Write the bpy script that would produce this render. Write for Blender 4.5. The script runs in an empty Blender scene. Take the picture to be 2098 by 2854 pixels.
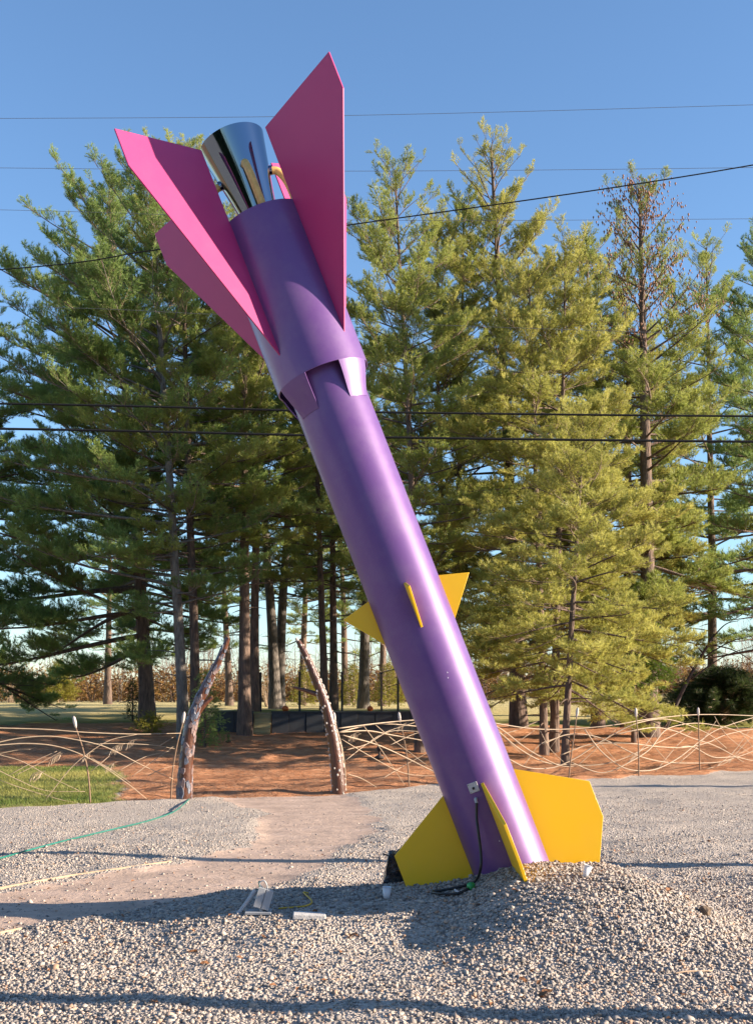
import bpy, math, random
import numpy as np
from mathutils import Vector, Matrix
R = math.radians
random.seed(5); rng = np.random.default_rng(5)
scn = bpy.context.scene
COL = scn.collection

# ------------------------------------------------------------------ camera, sky, sun, exposure
FPX, CXP, HOR, CAMH = 3195.0, 1049.0, 1940.0, 1.9          # photo pixels (2098 x 2854), camera height in metres
cam = bpy.data.cameras.new('camera'); camo = bpy.data.objects.new('camera', cam); COL.objects.link(camo)
cam.sensor_fit = 'HORIZONTAL'; cam.sensor_width = 36.0; cam.lens = 36.0 * FPX / 2098.0
cam.shift_y = (HOR - 1427.0) / 2098.0
cam.clip_end = 2000.0; cam.clip_start = 0.1
camo.location = (0, 0, CAMH); camo.rotation_euler = (R(90), 0, 0)
scn.camera = camo

SUN_AZ, SUN_EL = 6.5, 17.0      # degrees: azimuth towards the camera from +X, elevation
sd = Vector((math.cos(R(SUN_EL)) * math.cos(R(SUN_AZ)), -math.cos(R(SUN_EL)) * math.sin(R(SUN_AZ)), math.sin(R(SUN_EL))))
wd = bpy.data.worlds.new('World'); scn.world = wd; wd.use_nodes = True
wn = wd.node_tree.nodes; wl = wd.node_tree.links
bg = wn['Background']; sky = wn.new('ShaderNodeTexSky'); sky.sky_type = 'NISHITA'; sky.sun_disc = False
sky.sun_elevation = R(SUN_EL); sky.sun_rotation = math.atan2(sd.x, sd.y)
sky.air_density = 1.0; sky.dust_density = 0.2; sky.ozone_density = 4.0
wl.new(sky.outputs[0], bg.inputs[0]); bg.inputs[1].default_value = 0.090
sl = bpy.data.lights.new('sun', 'SUN'); slo = bpy.data.objects.new('sun', sl); COL.objects.link(slo)
sl.energy = 5.0; sl.angle = R(0.5); sl.color = (1.0, 0.84, 0.66)
slo.rotation_euler = sd.to_track_quat('Z', 'Y').to_euler(); slo.location = sd * 60
vs = scn.view_settings; vs.view_transform = 'Standard'; vs.look = 'None'; vs.gamma = 1.0; vs.use_curve_mapping = False
vs.exposure = 1.56
scn.cycles.max_bounces = 6; scn.cycles.transparent_max_bounces = 8

# ------------------------------------------------------------------ materials
MATS = {}
def mat(name, col, rough=0.7, metal=0.0, spec=0.5, noise=0.0, nscale=8.0, bump=0.0, bscale=40.0, coat=0.0, col2=None,
        stretch=(1, 1, 1), coords='Object', trans=0.0, rnd=0.0, coat_rough=0.1):
    m = bpy.data.materials.new(name); m.use_nodes = True; nt = m.node_tree; N = nt.nodes; Lk = nt.links
    b = N['Principled BSDF']; b.inputs['Roughness'].default_value = rough; b.inputs['Metallic'].default_value = metal
    b.inputs['Specular IOR Level'].default_value = spec
    b.inputs['Coat Weight'].default_value = coat; b.inputs['Coat Roughness'].default_value = coat_rough
    b.inputs['Base Color'].default_value = (*col, 1)
    tc = N.new('ShaderNodeTexCoord'); mp = N.new('ShaderNodeMapping'); mp.inputs['Scale'].default_value = stretch
    Lk.new(tc.outputs[coords], mp.inputs[0])
    csock = None
    if noise > 0:
        n = N.new('ShaderNodeTexNoise'); n.inputs['Scale'].default_value = nscale; n.inputs['Detail'].default_value = 6
        n.inputs['Roughness'].default_value = 0.62
        Lk.new(mp.outputs[0], n.inputs['Vector'])
        rp = N.new('ShaderNodeMapRange'); rp.inputs[1].default_value = 0.3; rp.inputs[2].default_value = 0.7
        Lk.new(n.outputs['Fac'], rp.inputs[0])
        mx = N.new('ShaderNodeMix'); mx.data_type = 'RGBA'
        c2 = col2 or tuple(c * (1 - noise) for c in col)
        mx.inputs[6].default_value = (*col, 1); mx.inputs[7].default_value = (*c2, 1)
        Lk.new(rp.outputs[0], mx.inputs[0]); csock = mx.outputs[2]
    if rnd > 0:
        oi = N.new('ShaderNodeObjectInfo'); hs = N.new('ShaderNodeHueSaturation')
        r1 = N.new('ShaderNodeMapRange'); r1.inputs[3].default_value = 1 - rnd; r1.inputs[4].default_value = 1 + rnd
        Lk.new(oi.outputs['Random'], r1.inputs[0]); Lk.new(r1.outputs[0], hs.inputs['Value'])
        if csock: Lk.new(csock, hs.inputs['Color'])
        else: hs.inputs['Color'].default_value = (*col, 1)
        csock = hs.outputs[0]
    if csock: Lk.new(csock, b.inputs['Base Color'])
    if bump > 0:
        n2 = N.new('ShaderNodeTexNoise'); n2.inputs['Scale'].default_value = bscale; n2.inputs['Detail'].default_value = 5
        Lk.new(mp.outputs[0], n2.inputs['Vector'])
        bp = N.new('ShaderNodeBump'); bp.inputs['Strength'].default_value = 1.0; bp.inputs['Distance'].default_value = bump
        Lk.new(n2.outputs['Fac'], bp.inputs['Height']); Lk.new(bp.outputs[0], b.inputs['Normal'])
    if trans > 0:
        out = N['Material Output']; tr = N.new('ShaderNodeBsdfTranslucent'); ms = N.new('ShaderNodeMixShader')
        ms.inputs[0].default_value = trans
        if csock: Lk.new(csock, tr.inputs[0])
        else: tr.inputs[0].default_value = (*col, 1)
        Lk.new(b.outputs[0], ms.inputs[1]); Lk.new(tr.outputs[0], ms.inputs[2]); Lk.new(ms.outputs[0], out.inputs[0])
    MATS[name] = m
    return m

def foliage(name, colA, colB, trans=0.48, rough=0.5):
    """needle/leaf material: colour varies by a 'tint' attribute stored on each spray"""
    m = bpy.data.materials.new(name); m.use_nodes = True; nt = m.node_tree; N = nt.nodes; Lk = nt.links
    b = N['Principled BSDF']; b.inputs['Roughness'].default_value = rough; b.inputs['Specular IOR Level'].default_value = 0.35
    at = N.new('ShaderNodeAttribute'); at.attribute_name = 'tint'
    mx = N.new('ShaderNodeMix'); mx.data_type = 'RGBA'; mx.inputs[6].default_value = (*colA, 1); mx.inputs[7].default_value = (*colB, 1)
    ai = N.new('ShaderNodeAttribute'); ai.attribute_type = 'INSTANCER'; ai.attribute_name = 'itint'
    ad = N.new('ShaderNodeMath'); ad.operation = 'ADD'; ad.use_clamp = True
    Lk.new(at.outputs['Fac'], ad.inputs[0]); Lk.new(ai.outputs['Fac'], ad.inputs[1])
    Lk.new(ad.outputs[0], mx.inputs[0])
    Lk.new(mx.outputs[2], b.inputs['Base Color'])
    tr = N.new('ShaderNodeBsdfTranslucent'); Lk.new(mx.outputs[2], tr.inputs[0])
    ms = N.new('ShaderNodeMixShader'); ms.inputs[0].default_value = trans
    Lk.new(b.outputs[0], ms.inputs[1]); Lk.new(tr.outputs[0], ms.inputs[2]); Lk.new(ms.outputs[0], N['Material Output'].inputs[0])
    MATS[name] = m
    return m

# metallic purple paint with fine dust; pink and yellow enamel
def paint(name, col, rough, metal, coat, dust=0.12, dustcol=(.5, .45, .42)):
    m = mat(name, col, rough, metal, 0.5, coat=coat, coat_rough=0.12)
    nt = m.node_tree; N = nt.nodes; Lk = nt.links; b = N['Principled BSDF']
    tc = N['Texture Coordinate']
    n1 = N.new('ShaderNodeTexNoise'); n1.inputs['Scale'].default_value = 3.0; n1.inputs['Detail'].default_value = 9; n1.inputs['Roughness'].default_value = .7
    n2 = N.new('ShaderNodeTexNoise'); n2.inputs['Scale'].default_value = 900.0; n2.inputs['Detail'].default_value = 2
    Lk.new(tc.outputs['Object'], n1.inputs['Vector']); Lk.new(tc.outputs['Object'], n2.inputs['Vector'])
    r1 = N.new('ShaderNodeMapRange'); r1.inputs[1].default_value = .45; r1.inputs[2].default_value = .8; r1.inputs[4].default_value = dust
    Lk.new(n1.outputs['Fac'], r1.inputs[0])
    mx = N.new('ShaderNodeMix'); mx.data_type = 'RGBA'; mx.inputs[6].default_value = (*col, 1); mx.inputs[7].default_value = (*dustcol, 1)
    Lk.new(r1.outputs[0], mx.inputs[0]); Lk.new(mx.outputs[2], b.inputs['Base Color'])
    r2 = N.new('ShaderNodeMapRange'); r2.inputs[3].default_value = rough - .05; r2.inputs[4].default_value = rough + .1
    Lk.new(n1.outputs['Fac'], r2.inputs[0]); Lk.new(r2.outputs[0], b.inputs['Roughness'])
    bp = N.new('ShaderNodeBump'); bp.inputs['Strength'].default_value = .25; bp.inputs['Distance'].default_value = .0006
    n3 = N.new('ShaderNodeTexNoise'); n3.inputs['Scale'].default_value = 220.0; n3.inputs['Detail'].default_value = 2
    Lk.new(tc.outputs['Object'], n3.inputs['Vector'])
    Lk.new(n3.outputs['Fac'], bp.inputs['Height']); Lk.new(bp.outputs[0], b.inputs['Normal'])
    return m
paint('purple', (.128, .053, .200), .40, .20, .20, .10)
paint('pink', (.37, .018, .128), .5, 0.0, .03, .06, (.6, .2, .3))
paint('yellow', (.86, .50, .002), .45, 0.0, .06, .08, (.6, .42, .12))
mat('pipe_yellow', (.66, .45, .14), .5, noise=.3, nscale=30)
mat('chrome', (.17, .215, .28), .06, 1.0)
mat('plate', (.55, .52, .50), .5, .3, noise=.25, nscale=60)
mat('black_rubber', (.008, .008, .009), .45)
mat('dark', (.01, .01, .012), .7)
mat('green_plastic', (.01, .25, .06), .4)
mat('white_plastic', (.75, .76, .78), .35, trans=.25)
mat('bark', (.20, .135, .10), .95, noise=1, nscale=5, col2=(.055, .04, .035), bump=.05, bscale=9, stretch=(2.2, 2.2, .5), rnd=.2)
mat('bark_grey', (.19, .165, .14), .95, noise=1, nscale=6, col2=(.06, .05, .045), bump=.05, bscale=8, stretch=(2.2, 2.2, .6), rnd=.2)
mat('twig', (.26, .19, .13), .9)
mat('deadwood', (.06, .045, .04), .9)
foliage('needles_green', (.10, .18, .05), (.34, .43, .12))
foliage('needles_yellow', (.24, .26, .045), (.56, .53, .15))  # yellower pine tint, partly carrying the stronger sun on the right-hand trees
foliage('needles_mid', (.16, .22, .045), (.44, .46, .12))
foliage('needles_dark', (.022, .042, .014), (.07, .095, .03))
foliage('cedar_green', (.05, .10, .012), (.13, .20, .025))
foliage('shrub_yellow', (.16, .18, .02), (.34, .30, .05))
foliage('brush_leaf', (.15, .065, .022), (.36, .23, .06), .3)
mat('cone_brown', (.22, .11, .065), .8)
mat('cane', (.42, .31, .21), .6, noise=.35, nscale=14)
mat('cane_dark', (.22, .135, .08), .7, noise=.35, nscale=14)
mat('white_tip', (.50, .44, .40), .7, noise=.3, nscale=40)
mat('red_wood', (.115, .040, .020), .32, noise=.6, nscale=9, bump=.01, bscale=25, stretch=(2, 2, .6), coat=.3)
mat('bark_plate', (.27, .18, .16), .5, noise=.6, nscale=18, bump=.006, bscale=50, col2=(.10, .07, .07))
mat('bark_plate_blue', (.13, .15, .20), .4, noise=.6, nscale=18, bump=.006, bscale=50, col2=(.045, .045, .06))
mat('shell', (.58, .50, .43), .45, noise=.3, nscale=30)
mat('wall_shaded', (.045, .05, .058), .7, noise=.4, nscale=3, bump=.003, bscale=30)  # shade from the trees is put into the wall's dark base colour
mat('step_wood', (.42, .34, .17), .75, noise=.35, nscale=6, stretch=(.4, 4, 4))
mat('slim_post', (.03, .028, .025), .7)
mat('pumpkin', (.60, .13, .02), .5, noise=.25, nscale=10)
mat('stem', (.15, .13, .06), .8)
mat('wire', (.010, .010, .011), .8, spec=.2)
mat('wire_grey', (.10, .10, .11), .5)
mat('pole_wood', (.17, .12, .09), .9, noise=.4, nscale=6, stretch=(3, 3, .4))
mat('grey_box', (.34, .35, .36), .55, noise=.15, nscale=20)
mat('pvc', (.42, .43, .44), .5, noise=.2, nscale=30)
mat('slab', (.58, .56, .53), .8, noise=.25, nscale=25, bump=.003, bscale=80)
mat('cord_yellow', (.55, .33, .02), .5)
mat('hose_teal', (.02, .16, .125), .4, noise=.2, nscale=8)
mat('bag_black', (.012, .014, .022), .22, spec=.6, bump=.012, bscale=18)
mat('board_pale', (.40, .30, .205), .8, noise=.3, nscale=8)
mat('stick', (.42, .30, .20), .85)
mat('leaf_brown', (.30, .13, .05), .8, noise=.5, nscale=30)
mat('rock', (.16, .11, .07), .9, noise=.4, nscale=25, bump=.01, bscale=40)
mat('ornament', (.045, .03, .025), .8)

# stones
def stone_mat():
    m = bpy.data.materials.new('stone'); m.use_nodes = True; N = m.node_tree.nodes; Lk = m.node_tree.links
    b = N['Principled BSDF']; b.inputs['Roughness'].default_value = .95; b.inputs['Specular IOR Level'].default_value = .08
    at = N.new('ShaderNodeAttribute'); at.attribute_name = 'tint'
    cr = N.new('ShaderNodeValToRGB'); e = cr.color_ramp.elements
    e[0].position = 0; e[0].color = (.14, .125, .115, 1); e[1].position = 1; e[1].color = (.54, .46, .39, 1)
    for p, c in ((.2, (.24, .215, .195, 1)), (.6, (.36, .315, .275, 1)), (.85, (.45, .38, .32, 1)), (.93, (.38, .24, .16, 1))):
        k = e.new(p); k.color = c
    Lk.new(at.outputs['Fac'], cr.inputs[0]); Lk.new(cr.outputs[0], b.inputs['Base Color'])
    MATS['stone'] = m
stone_mat()

# ground: four weights stored on the terrain mix gravel, packed dirt, pine straw and grass; noise roughens every border
def ground_mat():
    m = bpy.data.materials.new('ground'); m.use_nodes = True; nt = m.node_tree; N = nt.nodes; Lk = nt.links
    b = N['Principled BSDF']; b.inputs['Roughness'].default_value = 1.0; b.inputs['Specular IOR Level'].default_value = 0.0
    geo = N.new('ShaderNodeNewGeometry')
    def noise(sc, det=6, ro=.6, stretch=None):
        n = N.new('ShaderNodeTexNoise'); n.inputs['Scale'].default_value = sc; n.inputs['Detail'].default_value = det; n.inputs['Roughness'].default_value = ro
        if stretch:
            mp = N.new('ShaderNodeMapping'); mp.inputs['Scale'].default_value = stretch; Lk.new(geo.outputs['Position'], mp.inputs[0]); Lk.new(mp.outputs[0], n.inputs['Vector'])
        else: Lk.new(geo.outputs['Position'], n.inputs['Vector'])
        return n.outputs['Fac']
    def ramp(sock, stops):
        cr = N.new('ShaderNodeValToRGB'); e = cr.color_ramp.elements
        e[0].position, e[0].color = stops[0][0], (*stops[0][1], 1); e[1].position, e[1].color = stops[-1][0], (*stops[-1][1], 1)
        for p, c in stops[1:-1]:
            k = e.new(p); k.color = (*c, 1)
        Lk.new(sock, cr.inputs[0]); return cr.outputs[0]
    def mix(f, a, c):
        x = N.new('ShaderNodeMix'); x.data_type = 'RGBA'; Lk.new(f, x.inputs[0]); Lk.new(a, x.inputs[6]); Lk.new(c, x.inputs[7]); return x.outputs[2]
    def fmix(f, a, c):
        x = N.new('ShaderNodeMix'); Lk.new(f, x.inputs[0]); Lk.new(a, x.inputs[2]); Lk.new(c, x.inputs[3]); return x.outputs[0]
    def math_(op, a, v):
        x = N.new('ShaderNodeMath'); x.operation = op; Lk.new(a, x.inputs[0])
        if isinstance(v, float): x.inputs[1].default_value = v
        else: Lk.new(v, x.inputs[1])
        return x.outputs[0]
    edge = noise(2.5, 8, .7)
    def weight(name):
        at = N.new('ShaderNodeAttribute'); at.attribute_name = name
        s = math_('ADD', at.outputs['Fac'], math_('MULTIPLY', math_('SUBTRACT', edge, 0.5), 0.9))
        r = N.new('ShaderNodeMapRange'); r.inputs[1].default_value = .42; r.inputs[2].default_value = .58; Lk.new(s, r.inputs[0]); return r.outputs[0]
    # gravel colour: pebble cells
    vor = N.new('ShaderNodeTexVoronoi'); vor.inputs['Scale'].default_value = 42; Lk.new(geo.outputs['Position'], vor.inputs['Vector'])
    sepc = N.new('ShaderNodeSeparateColor'); Lk.new(vor.outputs['Color'], sepc.inputs[0])
    g1 = ramp(sepc.outputs[0], [(0, (.20, .175, .155)), (.45, (.42, .37, .325)), (1, (.60, .52, .45))])
    g2 = ramp(noise(.55, 9, .65), [(.3, (.40, .345, .30)), (.7, (.58, .49, .41))])
    xx = N.new('ShaderNodeMix'); xx.data_type = 'RGBA'; xx.inputs[0].default_value = .5; Lk.new(g1, xx.inputs[6]); Lk.new(g2, xx.inputs[7]); gravel = xx.outputs[2]
    dirt = ramp(noise(1.6, 9, .68, (1, 1.6, 1)), [(.28, (.33, .25, .20)), (.5, (.45, .335, .265)), (.75, (.55, .415, .335))])
    straw = ramp(noise(3.5, 9, .72, (.55, 1.6, 1)), [(.25, (.32, .14, .07)), (.5, (.58, .28, .15)), (.75, (.74, .45, .27))])
    grass = ramp(noise(.22, 9, .7), [(.3, (.12, .17, .035)), (.5, (.24, .24, .07)), (.62, (.42, .34, .15)), (.8, (.52, .41, .22))])
    far = N.new('ShaderNodeAttribute'); far.attribute_name = 'dry'
    dryc = ramp(noise(.35, 9, .7), [(.3, (.46, .38, .17)), (.7, (.66, .54, .29))])
    grass = mix(far.outputs['Fac'], grass, dryc)
    wd_, ws_, wg_ = weight('w_dirt'), weight('w_straw'), weight('w_grass')
    col = mix(wg_, mix(ws_, mix(wd_, gravel, dirt), straw), grass)
    # relief
    hg = math_('ADD', math_('MULTIPLY', vor.outputs['Distance'], -0.045), math_('MULTIPLY', noise(12, 6, .6), .07))
    hd = math_('MULTIPLY', noise(9, 8, .7), .03)
    hs = math_('MULTIPLY', noise(9, 9, .75, (.6, 2.2, 1)), .16)
    hgr = math_('MULTIPLY', noise(14, 8, .75), .10)
    h = fmix(wg_, fmix(ws_, fmix(wd_, hg, hd), hs), hgr)
    bp = N.new('ShaderNodeBump'); bp.inputs['Strength'].default_value = .8; bp.inputs['Distance'].default_value = 1.0
    Lk.new(h, bp.inputs['Height']); Lk.new(bp.outputs[0], b.inputs['Normal']); Lk.new(col, b.inputs['Base Color'])
    MATS['ground'] = m
ground_mat()

# ------------------------------------------------------------------ helpers
def tag(o, label=None, cat=None, group=None, kind=None):
    if label: o['label'] = label
    if cat: o['category'] = cat
    if group: o['group'] = group
    if kind: o['kind'] = kind
    return o
def empty(name, loc, rz=0.0):
    o = bpy.data.objects.new(name, None); COL.objects.link(o); o.location = loc; o.rotation_euler = (0, 0, rz); o.empty_display_size = .2
    return o
def link(name, me, parent=None, world=False):
    o = bpy.data.objects.new(name, me); COL.objects.link(o)
    if parent is not None:
        o.parent = parent
        if world:
            o.matrix_parent_inverse = parent_world(parent).inverted()
    return o
def parent_world(o):
    M = o.matrix_basis.copy() if o.parent is None else parent_world(o.parent) @ o.matrix_parent_inverse @ o.matrix_basis
    return M
def pymesh(name, V, F, m, smooth=False):
    me = bpy.data.meshes.new(name); me.from_pydata([tuple(map(float, v)) for v in V], [], [tuple(map(int, f)) for f in F]); me.update()
    me.materials.append(MATS[m])
    if smooth: me.polygons.foreach_set('use_smooth', [True] * len(me.polygons))
    return me
def npmesh(name, V, T, m, tint=None, smooth=False, k=3):
    """fast mesh from arrays; T is (n,3) or (n,4)"""
    V = np.asarray(V, np.float32); T = np.asarray(T, np.int32); k = T.shape[1]
    me = bpy.data.meshes.new(name); me.vertices.add(len(V)); me.vertices.foreach_set('co', V.ravel())
    me.loops.add(T.size); me.loops.foreach_set('vertex_index', T.ravel())
    me.polygons.add(len(T)); me.polygons.foreach_set('loop_start', np.arange(0, T.size, k, dtype=np.int32))
    try: me.polygons.foreach_set('loop_total', np.full(len(T), k, dtype=np.int32))
    except Exception: pass
    if smooth: me.polygons.foreach_set('use_smooth', np.ones(len(T), dtype=bool))
    if tint is not None:
        a = me.attributes.new('tint', 'FLOAT', 'POINT'); a.data.foreach_set('value', np.asarray(tint, np.float32))
    me.update(calc_edges=True); me.validate()
    if m: me.materials.append(MATS[m])
    return me

class MB:
    def __init__(s): s.V = []; s.F = []
    def add(s, V, F):
        o = len(s.V); s.V += [tuple(v) for v in V]; s.F += [tuple(i + o for i in f) for f in F]
    def box(s, c, d, M=None):
        x, y, z = d[0] / 2, d[1] / 2, d[2] / 2
        V = [Vector((i * x, j * y, k * z)) for i in (-1, 1) for j in (-1, 1) for k in (-1, 1)]
        V = [(M @ v if M else v) + Vector(c) for v in V]
        s.add(V, [(0, 1, 3, 2), (4, 6, 7, 5), (0, 4, 5, 1), (2, 3, 7, 6), (0, 2, 6, 4), (1, 5, 7, 3)])
    def tube(s, pts, rad, n=8, cap=True, closed_end=True):
        pts = [Vector(p) for p in pts]; m = len(pts)
        if not hasattr(rad, '__len__'): rad = [rad] * m
        up = Vector((0, 0, 1)); V = []; prev = None
        for i, p in enumerate(pts):
            t = (pts[min(i + 1, m - 1)] - pts[max(i - 1, 0)])
            t = t.normalized() if t.length > 1e-9 else Vector((0, 0, 1))
            if prev is None:
                a = t.cross(up if abs(t.z) < .9 else Vector((1, 0, 0))).normalized()
            else:
                a = (prev - t * prev.dot(t)).normalized()
            prev = a; b_ = t.cross(a)
            for k in range(n):
                an = 2 * math.pi * k / n; V.append(p + (a * math.cos(an) + b_ * math.sin(an)) * rad[i])
        F = []
        for i in range(m - 1):
            for k in range(n):
                F.append((i * n + k, i * n + (k + 1) % n, (i + 1) * n + (k + 1) % n, (i + 1) * n + k))
        if cap: F.append(tuple(range(n - 1, -1, -1))); F.append(tuple((m - 1) * n + k for k in range(n)))
        s.add(V, F)
    def lathe(s, prof, n=24, c=(0, 0, 0), th0=0.0, th1=2 * math.pi, squash=None):
        full = abs(th1 - th0 - 2 * math.pi) < 1e-6; cols = n if full else n + 1; V = []
        for r, z in prof:
            for k in range(cols):
                a = th0 + (th1 - th0) * k / n; rr = r * (squash(a) if squash else 1)
                V.append((c[0] - rr * math.sin(a), c[1] - rr * math.cos(a), c[2] + z))
        F = []
        for i in range(len(prof) - 1):
            for k in range(n):
                k2 = (k + 1) % cols
                F.append((i * cols + k, i * cols + k2, (i + 1) * cols + k2, (i + 1) * cols + k))
        s.add(V, F)
    def build(s, name, m, parent=None, smooth=False, world=False, bevel=0.0, auto=None):
        me = pymesh(name, s.V, s.F, m, smooth)
        o = link(name, me, parent, world)
        if bevel:
            md = o.modifiers.new('bevel', 'BEVEL'); md.width = bevel; md.segments = 2; md.limit_method = 'ANGLE'
        if auto is not None:
            me.polygons.foreach_set('use_smooth', [True] * len(me.polygons))
            import bmesh
            bm = bmesh.new(); bm.from_mesh(me)
            bmesh.ops.recalc_face_normals(bm, faces=bm.faces)
            for e in bm.edges:
                if len(e.link_faces) == 2 and e.calc_face_angle(0) > auto: e.smooth = False
            bm.to_mesh(me); bm.free()
        return o
def catmull(pts, k=8):
    P = [Vector(p) for p in pts]; P = [P[0] * 2 - P[1]] + P + [P[-1] * 2 - P[-2]]; out = []
    for i in range(1, len(P) - 2):
        for j in range(k):
            t = j / k; a, b_, c, d = P[i - 1], P[i], P[i + 1], P[i + 2]
            out.append(.5 * ((2 * b_) + (c - a) * t + (2 * a - 5 * b_ + 4 * c - d) * t * t + (3 * b_ - a - 3 * c + d) * t ** 3))
    out.append(P[-2]); return out
def lerp_list(v, n):
    x = np.linspace(0, len(v) - 1, n); return list(np.interp(x, range(len(v)), v))

# numpy value noise
_tab = np.random.default_rng(77).random((256, 256))
def vnoise(x, y):
    xi = np.floor(x).astype(int); yi = np.floor(y).astype(int); fx = x - xi; fy = y - yi
    fx = fx * fx * (3 - 2 * fx); fy = fy * fy * (3 - 2 * fy)
    g = lambda a, b_: _tab[a % 256, b_ % 256]
    return (g(xi, yi) * (1 - fx) + g(xi + 1, yi) * fx) * (1 - fy) + (g(xi, yi + 1) * (1 - fx) + g(xi + 1, yi + 1) * fx) * fy - .5
def fbm(x, y, o=4):
    s = 0; a = 1
    for i in range(o): s = s + a * vnoise(x * 2 ** i + 17.3 * i, y * 2 ** i + 5.1 * i); a *= .5
    return s
def ss(a, b_, x):
    t = np.clip((np.asarray(x, float) - a) / (b_ - a), 0, 1); return t * t * (3 - 2 * t)

# ------------------------------------------------------------------ terrain
WALL_X0, WALL_X1, WALL_Y = -5.9, 1.9, 42.0
EX = [-40, -7, -3.6, -.7, 1.2, 4.5, 6.4, 9.5, 20, 60]; EY = [17.5, 18.8, 21.3, 22.4, 24.6, 25.8, 26.9, 29, 33, 40]
def flat(px, py): D = CAMH * FPX / (py - HOR); return ((px - CXP) / FPX * D, D)
DRIVE = [flat(*p) for p in [(-700, 2640), (-700, 2560), (0, 2481), (300, 2432), (480, 2405), (640, 2368), (702, 2338), (735, 2296), (722, 2262), (660, 2238), (575, 2214), (600, 2205),
                            (965, 2202), (960, 2212), (1010, 2236), (1036, 2262), (1040, 2300), (1005, 2342), (900, 2400), (800, 2446), (640, 2482), (420, 2530), (130, 2580), (0, 2602)]]
def polydist(x, y, P):
    """signed distance to polygon, positive inside"""
    x = np.asarray(x, float); y = np.asarray(y, float); ins = np.zeros(x.shape, bool); dm = np.full(x.shape, 1e9)
    for i in range(len(P)):
        x0, y0 = P[i - 1]; x1, y1 = P[i]
        c = ((y0 > y) != (y1 > y)) & (x < (x1 - x0) * (y - y0) / ((y1 - y0) if abs(y1 - y0) > 1e-9 else 1e-9) + x0); ins ^= c
        dx, dy = x1 - x0, y1 - y0; t = np.clip(((x - x0) * dx + (y - y0) * dy) / (dx * dx + dy * dy + 1e-12), 0, 1)
        dm = np.minimum(dm, np.hypot(x - x0 - t * dx, y - y0 - t * dy))
    return np.where(ins, dm, -dm)
def weights(x, y):
    e = np.interp(x, EX, EY); jag = .35 * fbm(x * .9, y * .9, 3)
    beyond = ss(-.35, .35, y - e + jag)
    dirt = ss(-.25, .25, polydist(x, y, DRIVE) + .3 * fbm(x * 1.3 + 9, y * 1.3, 3)) * (1 - beyond)
    # lawn: near left corner, and everything behind the pine bed
    gl = ss(-.8, .8, -4.0 - .27 * (y - 20) - x + 1.6 * fbm(x * .35, y * .35, 3)) * (1 - ss(29, 33, y - .25 * (x + 8)))
    gb = ss(-1.5, 1.5, y - np.interp(x, [-40, -12, -6, 0, 6, 12, 40], [47, 47.5, 48, 47, 46, 44, 44]) + 2 * fbm(x * .3, y * .3, 3))
    gw = ss(-.3, .3, np.minimum(np.minimum(x - WALL_X0 + .2, WALL_X1 + .4 - x), y - WALL_Y - .3))
    g = np.maximum(np.maximum(gl, gb), gw) * beyond
    return dirt, beyond * (1 - g), g
def mound(x, y):
    m1 = .47 * np.exp(-(np.abs((x - 1.62) / 1.02) ** 3.0) - (np.abs((y - 9.45) / 1.25) ** 3.0))
    rx = ss(-2.3, -.6, x) * (1 - ss(.7, 1.7, x))
    m2 = (.19 + .09 * ss(-1.0, 1.0, x)) * rx * np.exp(-np.abs((y - 9.75) / .95) ** 2.6)
    m = np.maximum(m1, m2) + .25 * np.minimum(m1, m2)
    m = m + .02 * np.exp(-((y - 8.1) / .9) ** 2) * fbm(x * .8, y * .8, 2)
    return m
def tz(x, y):
    x = np.asarray(x, float); y = np.asarray(y, float)
    z = .65 * ss(33, 44.5, y) + .70 * ss(44.5, 57, y) + .08 * ss(60, 95, y) + .75 * ss(4, 16, x) * ss(58, 112, y)
    w = ss(WALL_X0 - .5, WALL_X0 - .05, x) * (1 - ss(WALL_X1 + .1, WALL_X1 + .9, x)) * ss(WALL_Y + .12, WALL_Y + .3, y)
    z = z * (1 - w) + np.maximum(z, 1.31) * w
    return z + mound(x, y)
def micro(x, y, fade):
    d, s, g = weights(x, y); gr = 1 - np.maximum(np.maximum(d, s), g)
    h = gr * (.050 * fbm(x * 1.5, y * 2.2, 5) + .030 * fbm(x * .5 + 3, y * .5, 2)) + d * (-.035 + .012 * fbm(x * 2.5, y * 6, 4))
    h = h + s * (.22 * fbm(x * .5, y * 1.3, 5)) + g * .05 * fbm(x * .8, y * .8, 4)
    return h * fade
def gz(x, y):
    x = np.asarray(x, float); y = np.asarray(y, float)
    near = (np.abs(x) < 7) & (y < 18) & (y > 4)
    f1 = np.minimum(np.minimum(ss(7, 6.4, np.abs(x)), ss(18, 17.4, y)), ss(4, 4.4, y)) if True else 1
    f2 = np.minimum(np.minimum(ss(18, 17, np.abs(x)), ss(48, 46.8, y)), ss(18, 18.8, y))
    f = np.where(near, 1 - (1 - np.clip(f1, 0, 1)), np.clip(f2, 0, 1) * (y >= 18) * (np.abs(x) < 18))
    return tz(x, y) + micro(x, y, f)
def ss_rev(a, b_, x): return 1 - ss(b_, a, x)
_old_ss = ss
def ss(a, b_, x):
    return _old_ss(a, b_, x) if b_ > a else 1 - _old_ss(b_, a, x)
def Z(x, y): return float(gz(np.array([x]), np.array([y]))[0])
def gp(px, py, zoff=0.0):
    """the point of the ground seen at photo pixel (px, py)"""
    ys = np.arange(5.5, 140, .02); xs = (px - CXP) / FPX * ys; zr = CAMH + (HOR - py) / FPX * ys
    k = np.argmax(gz(xs, ys) >= zr); return Vector((xs[k], ys[k], float(gz(xs[k:k + 1], ys[k:k + 1])[0]) + zoff))
def wp(px, py, D): return Vector(((px - CXP) / FPX * D, D, CAMH + (HOR - py) / FPX * D))

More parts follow.
